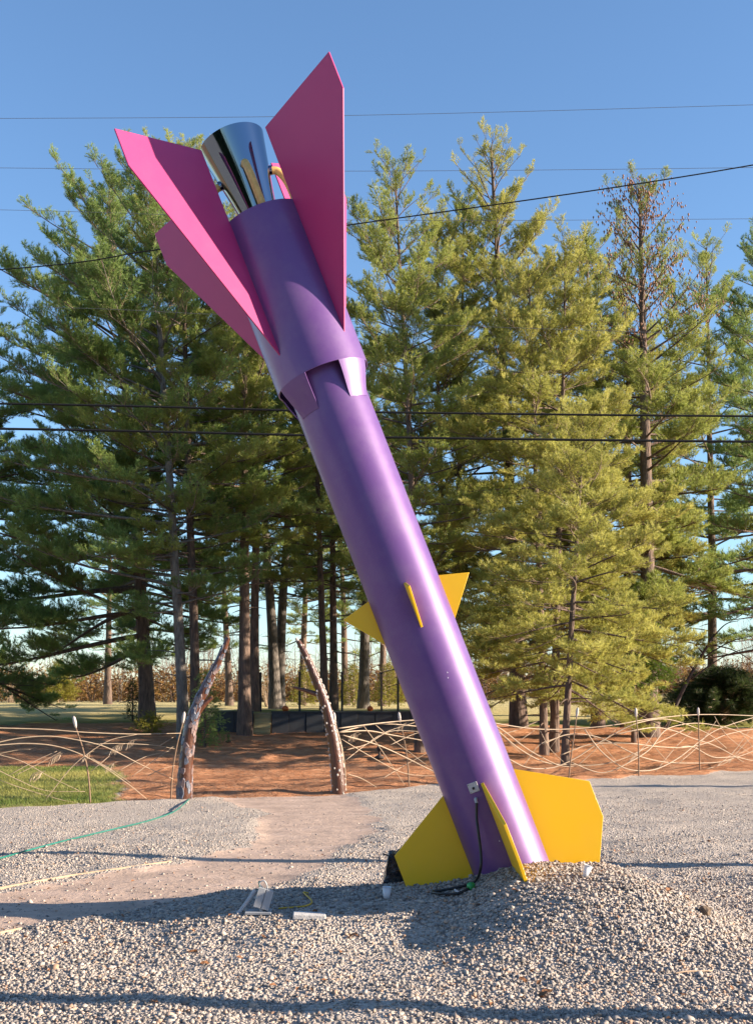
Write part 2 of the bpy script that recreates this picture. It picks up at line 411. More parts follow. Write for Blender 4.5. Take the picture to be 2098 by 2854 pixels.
def terrain():
    pieces = {}
    def block(xs, ys, hole=None, drop=None):
        X, Y = np.meshgrid(xs, ys); x, y = X.ravel(), Y.ravel(); z = gz(x, y)
        if drop is not None: z = z - drop(x, y)
        nx, ny = len(xs), len(ys); i = np.arange((nx - 1) * (ny - 1)); r, c = i // (nx - 1), i % (nx - 1); a = r * nx + c
        Q = np.stack([a, a + 1, a + nx + 1, a + nx], 1)
        cx, cy = x[Q].mean(1), y[Q].mean(1)
        if hole is not None: keep = ~hole(cx, cy); Q = Q[keep]; cx, cy = cx[keep], cy[keep]
        d, s, g = weights(cx, cy); k = np.argmax(np.stack([np.full(len(cx), .5), d, s, g], 1), 1)
        return np.stack([x, y, z], 1), Q, k
    B = [block(np.arange(-7, 7.001, .0625), np.arange(4, 18.001, .0625)),
         block(np.arange(-18, 18.001, .1), np.arange(18, 48.001, .1))]
    B.append(block(np.concatenate([np.arange(-260, -40, 8), np.arange(-40, 40, 1.0), np.arange(40, 261, 8)]), np.concatenate([np.arange(-40, 0, 5.), np.arange(0, 120, 1.0), np.arange(120, 700, 20.)]),
                   hole=lambda x, y: ((np.abs(x) < 6) & (y > 5) & (y < 17)) | ((np.abs(x) < 17) & (y > 19) & (y < 47)),
                   drop=lambda x, y: .05 * (((np.abs(x) < 6.9) & (y > 4.1) & (y < 18.5)) | ((np.abs(x) < 17.9) & (y > 17.5) & (y < 47.9)))))
    names = ['gravel_lot', 'dirt_drive', 'pine_straw_bed', 'lawn']
    for j in range(4):
        VV, QQ, off = [], [], 0
        for V, Q, k in B:
            q = Q[k == j]
            if len(q) == 0: continue
            u, inv = np.unique(q, return_inverse=True); VV.append(V[u]); QQ.append(inv.reshape(-1, 4) + off); off += len(u)
        V = np.concatenate(VV); Q = np.concatenate(QQ)
        me = npmesh(names[j], V, Q, 'ground', smooth=True)
        d, s, g = weights(V[:, 0], V[:, 1]); dry = _old_ss(46, 52, V[:, 1]) * .85 + .25 * _old_ss(-.1, .3, fbm(V[:, 0] * .3, V[:, 1] * .3, 3))
        for nm, w in (('w_dirt', d), ('w_straw', s), ('w_grass', g), ('dry', np.clip(dry, 0, 1))):
            a = me.attributes.new(nm, 'FLOAT', 'POINT'); a.data.foreach_set('value', w.astype(np.float32))
        o = link(names[j], me); o['kind'] = 'structure'
terrain()

# ------------------------------------------------------------------ loose gravel, straw, grass (uncountable)
def frames(n, r):
    """n random rotation matrices"""
    q = r.normal(size=(n, 4)); q /= np.linalg.norm(q, axis=1)[:, None]; w, x, y, z = q.T
    return np.stack([np.stack([1 - 2 * (y * y + z * z), 2 * (x * y - z * w), 2 * (x * z + y * w)], 1), np.stack([2 * (x * y + z * w), 1 - 2 * (x * x + z * z), 2 * (y * z - x * w)], 1),
                     np.stack([2 * (x * z - y * w), 2 * (y * z + x * w), 1 - 2 * (x * x + y * y)], 1)], 1)
def gravel():
    r = np.random.default_rng(3); n = 1000000
    y = 5.6 + 17 * r.random(n) ** 1.45; hw = .36 * y + 2.6; x = (r.random(n) * 2 - 1) * hw
    d, s, g = weights(x, y)
    dens = np.interp(y, [5.6, 8, 10, 12, 15, 18, 22], [1.0, .95, .85, .5, .30, .18, .06]) * (1 - .93 * _old_ss(.3, .8, d)) * (1 - _old_ss(.2, .8, np.maximum(s, g)))
    patch = .45 + 1.3 * (fbm(x * .8 + 4, y * .8, 4) + .2) ; m = mound(x, y)
    dens *= np.clip(patch + 1.6 * m, .25, 1)
    dens *= 1 - .88 * _old_ss(.36 * 0 + .2, 2.4, np.abs(x) - .345 * y)
    # weight by area so the far ones are not over-sampled
    pick = r.random(n) < dens * .46 * (hw / 4.2); x, y, m = x[pick], y[pick], m[pick]; n = len(x)
    if n > 122000: x, y, m, n = x[:122000], y[:122000], m[:122000], 122000
    size = (.0048 + .0092 * r.random(n) ** 1.8 + .010 * (r.random(n) > .985)) * (1 - .12 * np.clip(m * 3, 0, 1)) * np.interp(y, [6, 11, 16], [1, .95, .8])
    cube = np.array([[i, j, k] for i in (-1, 1) for j in (-1, 1) for k in (-1, 1)], float) * .8
    Q = np.array([(0, 1, 3, 2), (4, 6, 7, 5), (0, 4, 5, 1), (2, 3, 7, 6), (0, 2, 6, 4), (1, 5, 7, 3)])
    P = cube[None] * (1 + .9 * (r.random((n, 8, 3)) - .5)) * (.75 + .6 * r.random((n, 1, 3)))
    P = np.einsum('nij,nkj->nki', frames(n, r), P) * size[:, None, None]
    P[:, :, 2] *= .8
    P += np.stack([x, y, gz(x, y) + size * (.02 + .35 * np.clip(m * 4, 0, 1) + .25 * r.random(n))], 1)[:, None]
    T = (Q[None] + (np.arange(n) * 8)[:, None, None]).reshape(-1, 4)
    tint = np.repeat(r.random(n), 8)
    o = link('loose_gravel', npmesh('loose_gravel', P.reshape(-1, 3), T, 'stone', tint)); tag(o, 'loose grey and tan gravel stones strewn over the lot', 'gravel', kind='stuff')
gravel()
def blades(name, x, y, lmin, lmax, w, up, m, label, cat, seed, tint=None):
    r = np.random.default_rng(seed); n = len(x); z = gz(x, y)
    a = r.random(n) * 2 * np.pi; tilt = up * (.6 + .4 * r.random(n)); L_ = lmin + (lmax - lmin) * r.random(n)
    d = np.stack([np.cos(a) * np.cos(tilt), np.sin(a) * np.cos(tilt), np.sin(tilt)], 1)
    p = np.stack([-np.sin(a), np.cos(a), 0 * a], 1) * w
    b_ = np.stack([x, y, z + .004], 1)
    V = np.stack([b_ - p, b_ + p, b_ + d * L_[:, None]], 1).reshape(-1, 3)
    t = r.random(n) if tint is None else tint
    o = link(name, npmesh(name, V, np.arange(3 * n).reshape(-1, 3), m, np.repeat(t, 3))); tag(o, label, cat, kind='stuff')
foliage('grass_blade', (.09, .15, .025), (.36, .33, .10), .3)
foliage('straw_needle', (.20, .085, .04), (.60, .34, .20), .1)
_r = np.random.default_rng(8)
_x = _r.uniform(-11, -3, 90000); _y = _r.uniform(18.5, 33, 90000); _d, _s, _g = weights(_x, _y); _k = (_g > .35 + .5 * _r.random(90000)); _x, _y = _x[_k][:45000], _y[_k][:45000]
blades('grass', _x, _y, .03, .09, .006, R(65), 'grass_blade', 'short green grass by the reed fence at the left edge', 'grass', 9, np.clip(.5 + 1.1 * fbm(_x * .4, _y * .4, 3), 0, 1))
_x = _r.uniform(-12, 13, 260000); _y = 19 + 24 * _r.random(260000) ** 1.3; _d, _s, _g = weights(_x, _y); _k = (_s > .35 + .4 * _r.random(260000)) & (np.abs(_x) < .36 * _y + 1); _x, _y = _x[_k][:90000], _y[_k][:90000]
blades('pine_straw', _x, _y, .12, .28, .006, R(14), 'straw_needle', 'orange brown fallen pine needles covering the bed', 'pine straw', 10)

# ------------------------------------------------------------------ the rocket
S = 1.45
RK = dict(r=.2237, R=.2875, zrim=4.7795, u0=3.9385, ur=.8991, uA=5.2863, uC=5.0629, uB=5.2447, mt=2.4065, mb=2.1239, mr=.4034, mz=2.3549, l0=1.1663, lr=.6195, lA=.9357, lC=.7116)
RK = {k: v * S for k, v in RK.items()}
ax_a = Vector((-.35650755, .04774938, .93307147)); ax_s = Vector((.93413699, 0, .35691466)); ax_n = Vector((-.01704245, -.99885935, .04460446))
rk_base = Vector((1.01819, 6.75, -1.6)) * S + Vector((0, 0, CAMH))
rocket = bpy.data.objects.new('rocket_sculpture', None); COL.objects.link(rocket); rocket.empty_display_size = .3
Mr = Matrix.Identity(4)
for i in range(3): Mr[i][0], Mr[i][1], Mr[i][2], Mr[i][3] = ax_s[i], -ax_n[i], ax_a[i], rk_base[i]
rocket.matrix_basis = Mr
tag(rocket, 'giant purple rocket planted nose down in the gravel with pink tail fins and yellow fins', 'rocket sculpture')
T1, T2 = -.0338, -.0295
def dirv(th): return Vector((-math.sin(th), -math.cos(th), 0))
def rpt(th, r, z): return dirv(th) * r + Vector((0, 0, z))
m = MB(); m.lathe([(RK['r'], -.25), (RK['r'], 3.95 * S)], 96); m.lathe([(RK['r'], 3.95 * S), (.001, 3.95 * S)], 96)
m.build('lower_body', 'purple', rocket, auto=R(40))
# tail tube with four tabs folding in over the body
TH = .012; zt, zb = 3.758 * S, 3.55 * S
m = MB(); RR = RK['R']
m.lathe([(RR, zt), (RR, RK['zrim']), (RR - TH, RK['zrim']), (RR - TH, zt), (RR, zt)], 96)
m.lathe([(RR - TH, RK['zrim'] - .45), (.001, RK['zrim'] - .45)], 96)
m.build('tail_tube', 'purple', rocket, auto=R(40))
for k in range(4):
    tc = T2 + math.pi / 4 + k * math.pi / 2; V = []; F = []; n = 14; prof = []
    for i in range(9):
        t = i / 8; z = zt + (zb - zt) * t; rr = RR + (RK['r'] + .004 - RR) * (t * t * (3 - 2 * t) * .35 + t * .65); hwid = R(45 - 21.5 - 4.5 * t)
        prof.append((rr, z, hwid))
    for side in (0, 1):
        for rr, z, hwid in prof:
            for j in range(n + 1): V.append(rpt(tc - hwid + 2 * hwid * j / n, rr - side * TH, z))
    c = n + 1; m_ = len(prof); o_ = c * m_
    for i in range(m_ - 1):
        for j in range(n):
            a = i * c + j; F.append((a, a + 1, a + c + 1, a + c)); F.append((o_ + a, o_ + a + c, o_ + a + c + 1, o_ + a + 1))
        for j in (0, n):
            a = i * c + j; F.append((a, a + c, o_ + a + c, o_ + a) if j else (a, o_ + a, o_ + a + c, a + c))
    for j in range(n): a = (m_ - 1) * c + j; F.append((a, a + 1, o_ + a + 1, o_ + a))
    mb = MB(); mb.add(V, F); mb.build('tab', 'purple', rocket, auto=R(35))
def plate(name, th, poly, t, m, parent):
    """flat fin: polygon of (radius, z) in the radial plane at angle th, thickness t"""
    d = dirv(th); q = Vector((d.y, -d.x, 0)); n = len(poly)
    V = [d * r + Vector((0, 0, z)) + q * (sgn * t / 2) for sgn in (1, -1) for r, z in poly]
    F = [tuple(range(n)), tuple(range(2 * n - 1, n - 1, -1))] + [((i + 1) % n, i, n + i, n + (i + 1) % n) for i in range(n)]
    mb = MB(); mb.add(V, F); return mb.build(name, m, parent, bevel=.0025, auto=R(20))
tl = ['pink tail fin with a maroon shaded face, right front', 'tall pink tail fin split by a diagonal shadow, left front', 'shaded maroon tail fin behind the left one', 'pink tail fin mostly hidden behind the nozzle']
for k in range(4):
    th = T1 - math.pi / 4 + k * math.pi / 2
    o = plate('tail_fin', th, [(RR - .004, RK['u0'] - .03), (RR - .004, RK['zrim']), (RR + .001, RK['uB']), (RK['ur'], RK['uA']), (RK['ur'], RK['uC'])], .014, 'pink', rocket)
    o['label'] = tl[k]
    w = MB(); w.tube([rpt(th - .012, RR + .001, RK['u0'] + .02), rpt(th - .012, RR + .001, RK['zrim'] - .01)], .006, 6); w.build('weld_bead', 'pink', o)
for k in range(4):
    th = T2 + k * math.pi / 2; r0 = RK['r'] - .004
    plate('side_fin', th, [(r0, RK['mb']), (r0, RK['mt']), (RK['mr'], RK['mz'])], .020, 'yellow', rocket)
    plate('nose_fin', th, [(r0, .0), (r0, RK['l0']), (RK['lr'], RK['lA']), (RK['lr'], RK['lC']), (.42 * S, .30 * S), (.34 * S, .0)], .026, 'yellow', rocket)
# nozzle
m = MB(); rn = [(.075, 4.42), (.085, 4.62), (.105, 4.80), (.135, 4.98), (.172, 5.17), (.205, 5.335)]
rn = [(r * S, z * S) for r, z in rn]; pr = []
for i in range(41):
    zz = rn[0][1] + (rn[-1][1] - rn[0][1]) * i / 40; pr.append((float(np.interp(zz, [q[1] for q in rn], [q[0] for q in rn])), zz))
# smooth the profile
rs = np.array([p[0] for p in pr]); rs = np.convolve(np.pad(rs, 4, mode='reflect', reflect_type='odd'), np.ones(9) / 9, 'valid'); pr = [(float(r), p[1]) for r, p in zip(rs, pr)]
m.lathe(pr + [(pr[-1][0] - .006, pr[-1][1])] + [(r - .006, z) for r, z in pr[-2:4:-1]], 96)
noz = m.build('nozzle', 'chrome', rocket, auto=R(50))
for k in range(4):
    th = T2 - .08 + k * math.pi / 2
    pts = catmull([rpt(th, .165 * S, 5.10 * S), rpt(th, .205 * S, 5.08 * S), rpt(th, .235 * S, 5.0 * S), rpt(th, .24 * S, 4.86 * S), rpt(th, .225 * S, 4.70 * S), rpt(th, .19 * S, 4.5 * S)], 6)
    m = MB(); m.tube(pts, .034, 14); p_ = m.build('fuel_pipe', 'pipe_yellow', noz, smooth=True)
    m = MB(); m.tube([rpt(th, .150 * S, 5.105 * S), rpt(th, .172 * S, 5.10 * S)], .041, 14); m.build('pipe_collar', 'chrome', p_, auto=R(40))
# outlet plate and cable inlet on the body
m = MB(); th = R(12.4); zc = 1.158 * S; q = Vector((dirv(th).y, -dirv(th).x, 0)) * -1
Mo = Matrix((q, Vector((0, 0, 1)), dirv(th))).transposed()
m.box(rpt(th, RK['r'] + .004, zc), (.084, .084, .008), Mo); op = m.build('outlet_plate', 'plate', rocket, bevel=.002)
m = MB(); m.tube([rpt(th, RK['r'] + .006, zc - .004), rpt(th, RK['r'] + .018, zc - .008)], .011, 12); m.build('knob', 'dark', op)
for i in (-1, 1):
    for j in (-1, 1):
        m = MB(); c0 = rpt(th, RK['r'] + .008, zc) + q * (i * .034) + Vector((0, 0, j * .034)); m.tube([c0, c0 + dirv(th) * .002], .0035, 8); m.build('screw', 'dark', op)
th = R(14.6); zi = 1.092 * S
m = MB(); m.tube(catmull([rpt(th, RK['r'] - .01, zi), rpt(th, RK['r'] + .03, zi), rpt(th, RK['r'] + .045, zi - .035)], 5), .013, 10); m.build('cable_elbow', 'pvc', rocket, smooth=True)
# paint chips
for th, z in ((R(-13), 1.83 * S), (R(-11), 1.80 * S), (R(5), .82 * S)):
    m = MB(); m.box(rpt(th, RK['r'] + .0005, z), (.006, .003, .010), Matrix.Rotation(-th, 3, 'Z')); m.build('paint_chip', 'white_plastic', rocket)

def rw(th, r, z): return Mr @ rpt(th, r, z)
# power cable hanging from the inlet and looping on the gravel
c0 = rw(R(14.6), RK['r'] + .047, zi - .03)
pts = [c0, c0 + Vector((.0, -.01, -.12)), wp(1331, 2307, 9.42), wp(1339, 2373, 9.38), wp(1339, 2420, 9.34)]
pts += [gp(1326, 2462, .02), gp(1290, 2478, .02), gp(1240, 2488, .02), gp(1205, 2494, .02), gp(1225, 2500, .02), gp(1270, 2500, .02), gp(1305, 2488, .025)]
cable = empty('power_cable', gp(1270, 2490)); tag(cable, 'black power cable hanging from the purple rocket and looped on the gravel, with green plug', 'cable')
m = MB(); m.tube(catmull(pts, 8), .0115, 8); m.build('cord', 'black_rubber', cable, smooth=True, world=True)
c1 = gp(1312, 2482, .03)
m = MB(); m.lathe([(.001, -.035), (.025, -.03), (.032, -.01), (.032, .02), (.02, .032), (.001, .034)], 14, c1, squash=lambda a: 1 + .1 * math.cos(5 * a)); m.build('plug', 'green_plastic', cable, smooth=True, world=True)
c2 = gp(1273, 2497, .035); m = MB(); m.box(c2, (.045, .035, .012), Matrix.Rotation(.5, 3, 'Y')); m.build('paper_tag', 'white_plastic', cable, world=True)

# ------------------------------------------------------------------ small things on the gravel
# black plastic bag slumped behind the left nose fin
def bag():
    c = gp(1098, 2466); c = Vector((c.x + .03, 10.25, Z(c.x, 10.25))); r = np.random.default_rng(2)
    import bmesh
    bm = bmesh.new(); bmesh.ops.create_cube(bm, size=1); bmesh.ops.subdivide_edges(bm, edges=bm.edges, cuts=7, use_grid_fill=True)
    for v in bm.verts:
        x, y, z = v.co; t = z + .5
        f = 1 - .12 * t; cr = .05 * float(fbm(np.array([x * 5 + y * 3]), np.array([z * 5 - y * 2]), 3)[0]) + .06 * abs(float(vnoise(np.array([x * 7 + z * 3]), np.array([z * 6 + y * 5]))[0]))
        v.co = Vector((x * .27 * f + (.05 * t), y * .27 * f, (t * .33 + .05 * x * t))) * (1 + cr * 2.0)
    me = bpy.data.meshes.new('plastic_bag'); bm.to_mesh(me); bm.free(); me.materials.append(MATS['bag_black'])
    o = empty('plastic_bag', c); tag(o, 'crumpled black plastic bag behind the left yellow nose fin', 'plastic bag')
    b_ = link('bag_body', me, o); b_.location = (0, 0, -.03)
    m = MB(); m.tube(catmull([(-.13, -.145, .30), (-.05, -.165, .27), (.06, -.16, .20), (.15, -.15, .10)], 5), .007, 6); m.build('folded_seam', 'bag_black', o, smooth=True)
bag()
def cup(px, py, tilt, rz, label):
    p = gp(px, py); o = empty('plastic_cup', p); o.rotation_euler = (tilt[0], tilt[1], rz); tag(o, label, 'cup', 'plastic cups on the mound')
    m = MB(); m.lathe([(.001, .002), (.026, .002), (.030, .03), (.038, .095), (.036, .095), (.028, .03), (.024, .006), (.001, .006)], 20); m.build('cup_wall', 'white_plastic', o, smooth=True)
    m = MB(); m.lathe([(.0365, .093), (.0405, .093), (.0405, .098), (.0365, .098), (.0365, .093)], 20); m.build('rim', 'white_plastic', o, smooth=True)
cup(1077, 2506, (0, .05), 0, 'white plastic cup standing upright in the shade below the black bag')
cup(1626, 2446, (.15, .35), .4, 'white plastic cup tipped over on top of the mound, right of the rocket')
# junction box on a cable with a leaning conduit
def jbox():
    p = gp(735, 2546); o = empty('electrical_box', p); tag(o, 'grey electrical box with a split cover, tilted on the shaded gravel', 'electrical box')
    Mt = Matrix.Rotation(R(16), 3, 'Y') @ Matrix.Rotation(R(-8), 3, 'X')
    cc = Vector((0, 0, .115))
    m = MB(); m.box(cc, (.125, .055, .165), Mt); m.build('housing', 'grey_box', o, bevel=.004)
    for sx in (-1, 1):
        m = MB(); m.box(cc + Mt @ Vector((sx * .0335, -.032, 0)), (.058, .010, .160), Mt); m.build('cover', 'grey_box', o, bevel=.003)
    m = MB(); m.tube([cc + Mt @ Vector((.01, 0, -.08)), cc + Mt @ Vector((.012, 0, -.125))], .018, 10); m.build('foot', 'grey_box', o)
    m = MB(); m.box((-.04, -.01, .012), (.21, .12, .02), Matrix.Rotation(.1, 3, 'X')); m.build('base_plate', 'grey_box', o, bevel=.003)
    m = MB(); m.tube(catmull([cc + Mt @ Vector((-.03, 0, .08)), cc + Vector((-.035, 0, .125)), cc + Vector((0, 0, .145)), cc + Vector((.02, 0, .12)), cc + Mt @ Vector((.01, 0, .08))], 6), .006, 8); m.build('cable_loop', 'pvc', o, smooth=True)
    o2 = empty('conduit_pipe', gp(663, 2548)); tag(o2, 'grey plastic conduit leaning beside the tilted electrical box', 'pipe')
    a = gp(663, 2548, -.01); b_ = wp(713, 2482, a.y + .04)
    m = MB(); m.tube([a, b_], .017, 14); m.tube([b_ - (b_ - a).normalized() * .045, b_], .021, 14); m.build('pipe', 'pvc', o2, world=True, auto=R(40))
    m = MB(); e = p + Vector((-.02, 0, .255)); m.tube(catmull([b_, b_ + Vector((.03, 0, .02)), (b_ + e) / 2 + Vector((0, 0, .03)), e], 5), .004, 6); m.build('wire', 'hose_teal', o2, world=True)
jbox()
o = empty('yellow_cord', gp(830, 2535)); tag(o, 'thin yellow cord curled on the gravel beside the pale slab', 'cord')
m = MB(); m.tube(catmull([gp(776, 2537, .012), gp(815, 2534, .012), gp(850, 2532, .012), gp(868, 2522, .012), gp(865, 2512, .015), gp(846, 2496, .02), gp(860, 2495, .012)], 8), .007, 6); m.build('cord', 'cord_yellow', o, world=True, smooth=True)
p = gp(862, 2556); o = empty('concrete_slab', p); tag(o, 'pale flat concrete slab half sunk in the gravel at the shadow edge', 'slab')
m = MB(); m.box((0, 0, .004), (.26, .14, .045), Matrix.Rotation(.06, 3, 'Z') @ Matrix.Rotation(.05, 3, 'Y')); m.build('slab', 'slab', o, bevel=.008)
# garden hose
hp = [gp(535, 2224, .02), gp(520, 2238, .02), gp(482, 2268, .02), gp(410, 2293, .02), gp(330, 2313, .02), gp(250, 2332, .02), gp(170, 2352, .02), (gp(80, 2375, .02)), gp(0, 2398, .02), gp(-160, 2436, .02)]
m = MB(); m.tube(catmull(hp, 10), .0115, 8); o = m.build('garden_hose', 'hose_teal', smooth=True); tag(o, 'teal garden hose snaking from the left gate post across the gravel', 'hose')
# pale edging boards along the drive
for pts, lab in (([(-60, 2489), (90, 2462), (200, 2443), (330, 2424), (475, 2404)], 'long pale timber edging strip along the far edge of the dirt drive'), ([(-120, 2628), (0, 2604), (58, 2592)], 'short pale timber edging strip at the near edge of the dirt drive')):
    P = [gp(*q) for q in pts]; m = MB()
    for a, b_ in zip(P[:-1], P[1:]):
        d = (b_ - a); L_ = d.length; m.box((a + b_) / 2 + Vector((0, 0, .005)), (L_ + .01, .018, .028), Matrix.Rotation(math.atan2(d.y, d.x), 3, 'Z') @ Matrix.Rotation(-math.asin(d.z / L_), 3, 'Y'))
    o = m.build('edging_strip', 'board_pale'); tag(o, lab, 'edging', 'timber edging strips')
# stick, rock, fallen leaves
P = [gp(1878, 2722, .012), gp(1905, 2720, .02), gp(1940, 2716, .015), gp(1985, 2714, .012)]
m = MB(); m.tube(catmull(P, 4), [.006] * 3 + lerp_list([.006, .004], 10), 7); o = m.build('fallen_stick', 'stick', smooth=True); tag(o, 'thin pale stick lying on the gravel at lower right', 'stick')
def rock(p, s, name, m_, label, cat):
    import bmesh
    bm = bmesh.new(); bmesh.ops.create_icosphere(bm, subdivisions=2, radius=1)
    for v in bm.verts:
        n = float(fbm(np.array([v.co.x * 1.5 + 9 * p.x]), np.array([v.co.y * 1.5 + v.co.z * 2]), 3)[0]); v.co = v.co * (1 + .5 * n); v.co = Vector((v.co.x * s[0], v.co.y * s[1], v.co.z * s[2]))
    me = bpy.data.meshes.new(name); bm.to_mesh(me); bm.free(); me.materials.append(MATS[m_]); o = link(name, me); o.location = p + Vector((0, 0, s[2] * .5)); tag(o, label, cat); return o
rock(gp(1965, 2552), (.055, .05, .045), 'dirt_clod', 'rock', 'dark brown dirt clod on the gravel right of the mound', 'clod')
def leaf(p, s, rz, label):
    V = []; F = []; n = 7
    for i in range(n):
        t = i / (n - 1); w = math.sin(math.pi * min(1, t * .95 + .03)) ** .8 * .38
        for j in (-1, 0, 1): V.append(((t - .5) * s, j * w * s * (1 + .25 * math.sin(9 * t)), (.16 * s * abs(j) + .08 * s * math.sin(5 * t))))
    for i in range(n - 1):
        for j in range(2): a = i * 3 + j; F.append((a, a + 1, a + 4, a + 3))
    me = pymesh('fallen_leaf', V, F, 'leaf_brown'); o = link('fallen_leaf', me); o.location = p + Vector((0, 0, .012)); o.rotation_euler = (random.uniform(-.3, .3), random.uniform(-.3, .3), rz)
    md = o.modifiers.new('thick', 'SOLIDIFY'); md.thickness = .001
    tag(o, label, 'leaf', 'brown leaves fallen on the gravel')
for px, py, s, lab in ((1520, 2780, .11, 'large curled brown leaf near the bottom edge, right of centre'), (1457, 2740, .06, 'small brown leaf above the large curled one'), (1437, 2490, .06, 'orange leaf just below the front yellow fin'), (537, 2659, .07, 'brown leaf on the gravel below the electrical box, left'),
                       (985, 2615, .07, 'orange leaf on the gravel right of the slab'), (570, 2693, .06, 'orange leaf lying lowest on the left gravel'), (1240, 2695, .06, 'dark brown leaf on the gravel below the mound'), (1865, 2487, .08, 'brown leaf on the packed earth beyond the mound'),
                       (760, 2757, .05, 'small orange leaf near the bottom shadow'), (430, 2800, .06, 'brown leaf in the bottom shadow at left')):
    leaf(gp(px, py), s, random.uniform(0, 6), lab)

def litter():
    r = np.random.default_rng(31); n = 420; y = 6 + 9 * r.random(n) ** 1.3; x = (r.random(n) * 2 - 1) * (.34 * y + .3); z = gz(x, y) + .012; L_ = r.uniform(.012, .032, n); a = r.random(n) * 6.28
    d = np.stack([np.cos(a), np.sin(a), r.normal(0, .25, n)], 1) * L_[:, None]; p = np.stack([-np.sin(a), np.cos(a), r.normal(0, .4, n)], 1) * (L_ * .45)[:, None]; c = np.stack([x, y, z], 1); up = np.array([0, 0, .008])
    V = np.stack([c - d, c + p + up, c + d, c - p + up, c], 1).reshape(-1, 3); T = (np.array([(0, 4, 1), (1, 4, 2), (2, 4, 3), (3, 4, 0)])[None] + (np.arange(n) * 5)[:, None, None]).reshape(-1, 3)
    o = link('leaf_litter', npmesh('leaf_litter', V, T, 'leaf_brown')); tag(o, 'tiny scraps of brown leaves scattered over the gravel', 'leaf litter', kind='stuff')
litter()

# ------------------------------------------------------------------ garden wall, steps, posts, pumpkins
def garden_wall():
    xs0 = [(600, 706), (757, 1190)]
    labs = ['short stretch of dark retaining wall left of the wooden steps', 'long stretch of dark retaining wall right of the wooden steps']
    for (a, b_), lab in zip(xs0, labs):
        xa, xb = (a - CXP) / FPX * WALL_Y, (b_ - CXP) / FPX * WALL_Y; zb_ = .35; ztop = CAMH - 43 / FPX * WALL_Y
        o = empty('retaining_wall', ((xa + xb) / 2, WALL_Y, zb_)); tag(o, lab, 'wall', 'dark garden walls')
        n = max(2, round((xb - xa) / .62)); w = (xb - xa) / n
        for i in range(n):
            m = MB(); m.box((xa + w * (i + .5), WALL_Y + random.uniform(-.012, .012), (zb_ + ztop - .05) / 2 - .1), (w - .018, .10, ztop - .05 - zb_ + .2)); m.build('panel', 'wall_shaded', o, world=True, bevel=.006)
        m = MB(); m.box(((xa + xb) / 2, WALL_Y, ztop - .022), (xb - xa + .02, .16, .05)); m.build('coping', 'wall_shaded', o, world=True, bevel=.006)
        m = MB(); m.box(((xa + xb) / 2, WALL_Y + .10, (zb_ + ztop - .06) / 2), (xb - xa, .05, ztop - .06 - zb_)); m.build('backing', 'dark', o, world=True)
    xa, xb = (707 - CXP) / FPX * WALL_Y, (756 - CXP) / FPX * WALL_Y
    o = empty('wooden_steps', ((xa + xb) / 2, WALL_Y, .4)); tag(o, 'pale yellow wooden steps set into the dark retaining wall', 'steps')
    for i in range(5):
        z0 = .48 + i * .165
        m = MB(); m.box(((xa + xb) / 2, WALL_Y - .35 + i * .13, z0), (xb - xa - .03, .03, .15)); m.build('riser', 'step_wood', o, world=True, bevel=.004)
        m = MB(); m.box(((xa + xb) / 2, WALL_Y - .30 + i * .13, z0 + .088), (xb - xa - .02, .16, .022)); m.build('tread', 'step_wood', o, world=True, bevel=.004)
    labs = ['dark slim post behind the wall, just right of the twin pine trunks', 'dark slim post left of the studded gate post', 'dark slim post right of the studded gate post', 'pale brown slim post behind the wall, left of the white cane tip', 'dark slim post directly behind the fence cane nearest the rocket']
    for i, (px, lab) in enumerate(zip((726, 835, 953, 1063, 1109), labs)):
        p = Vector(((px - CXP) / FPX * 43.2, 43.2, Z((px - CXP) / FPX * 43.2, 43.2)))
        o = empty('slim_post', p); tag(o, lab, 'post', 'slim posts behind the garden wall')
        m = MB(); m.tube([(0, 0, -.1), (0, 0, 1.42)], .042, 8); m.build('shaft', 'cane_dark' if i == 3 else 'slim_post', o)
        m = MB(); m.lathe([(.055, 1.42), (.055, 1.46), (.001, 1.5)], 8); m.build('cap', 'slim_post', o)
    for px, py, s, lab in ((795, 1983, .135, 'round orange pumpkin on the garden wall at the forked pine'), (1031, 1985, .12, 'orange pumpkin behind the wall left of the rocket, half hidden')):
        p = Vector(((px - CXP) / FPX * 42.75, 42.75, Z((px - CXP) / FPX * 42.75, 42.75))); o = empty('pumpkin', p); tag(o, lab, 'pumpkin', 'pumpkins by the garden wall')
        m = MB(); pf = [(.001, .02)] + [(s * math.sin(a), s * .85 * (1 - math.cos(a))) for a in np.linspace(.35, 2.8, 10)] + [(.001, s * 1.62)]
        m.lathe(pf, 32, squash=lambda a: 1 - .07 * abs(math.sin(5 * a))); m.build('flesh', 'pumpkin', o, smooth=True)
        m = MB(); m.tube([(0, 0, s * 1.58), (.01, 0, s * 1.95), (.03, 0, s * 2.1)], [.022, .016, .018], 6); m.build('stem', 'stem', o)
garden_wall()
def ornament(px, py, h, lab):
    p = gp(px, py); o = empty('garden_ornament', p); tag(o, lab, 'ornament', 'small dark ornaments in the pine straw')
    m = MB(); m.lathe([(.001, -.02), (h * .32, 0), (h * .36, h * .12), (h * .12, h * .25), (h * .06, h * .4), (h * .09, h * .55)], 12); m.build('base', 'ornament', o, smooth=True)
    m = MB(); m.lathe([(h * .09, h * .5), (h * .2, h * .62), (h * .24, h * .78), (h * .12, h * .95), (.001, h)], 12, squash=lambda a: 1 + .2 * math.cos(2 * a)); m.build('top', 'ornament', o, smooth=True)
ornament(1057, 2116, .42, 'small dark garden ornament on the pine straw left of the rocket')
ornament(637, 2070, .30, 'tiny dark ornament left of the twin pine trunks')

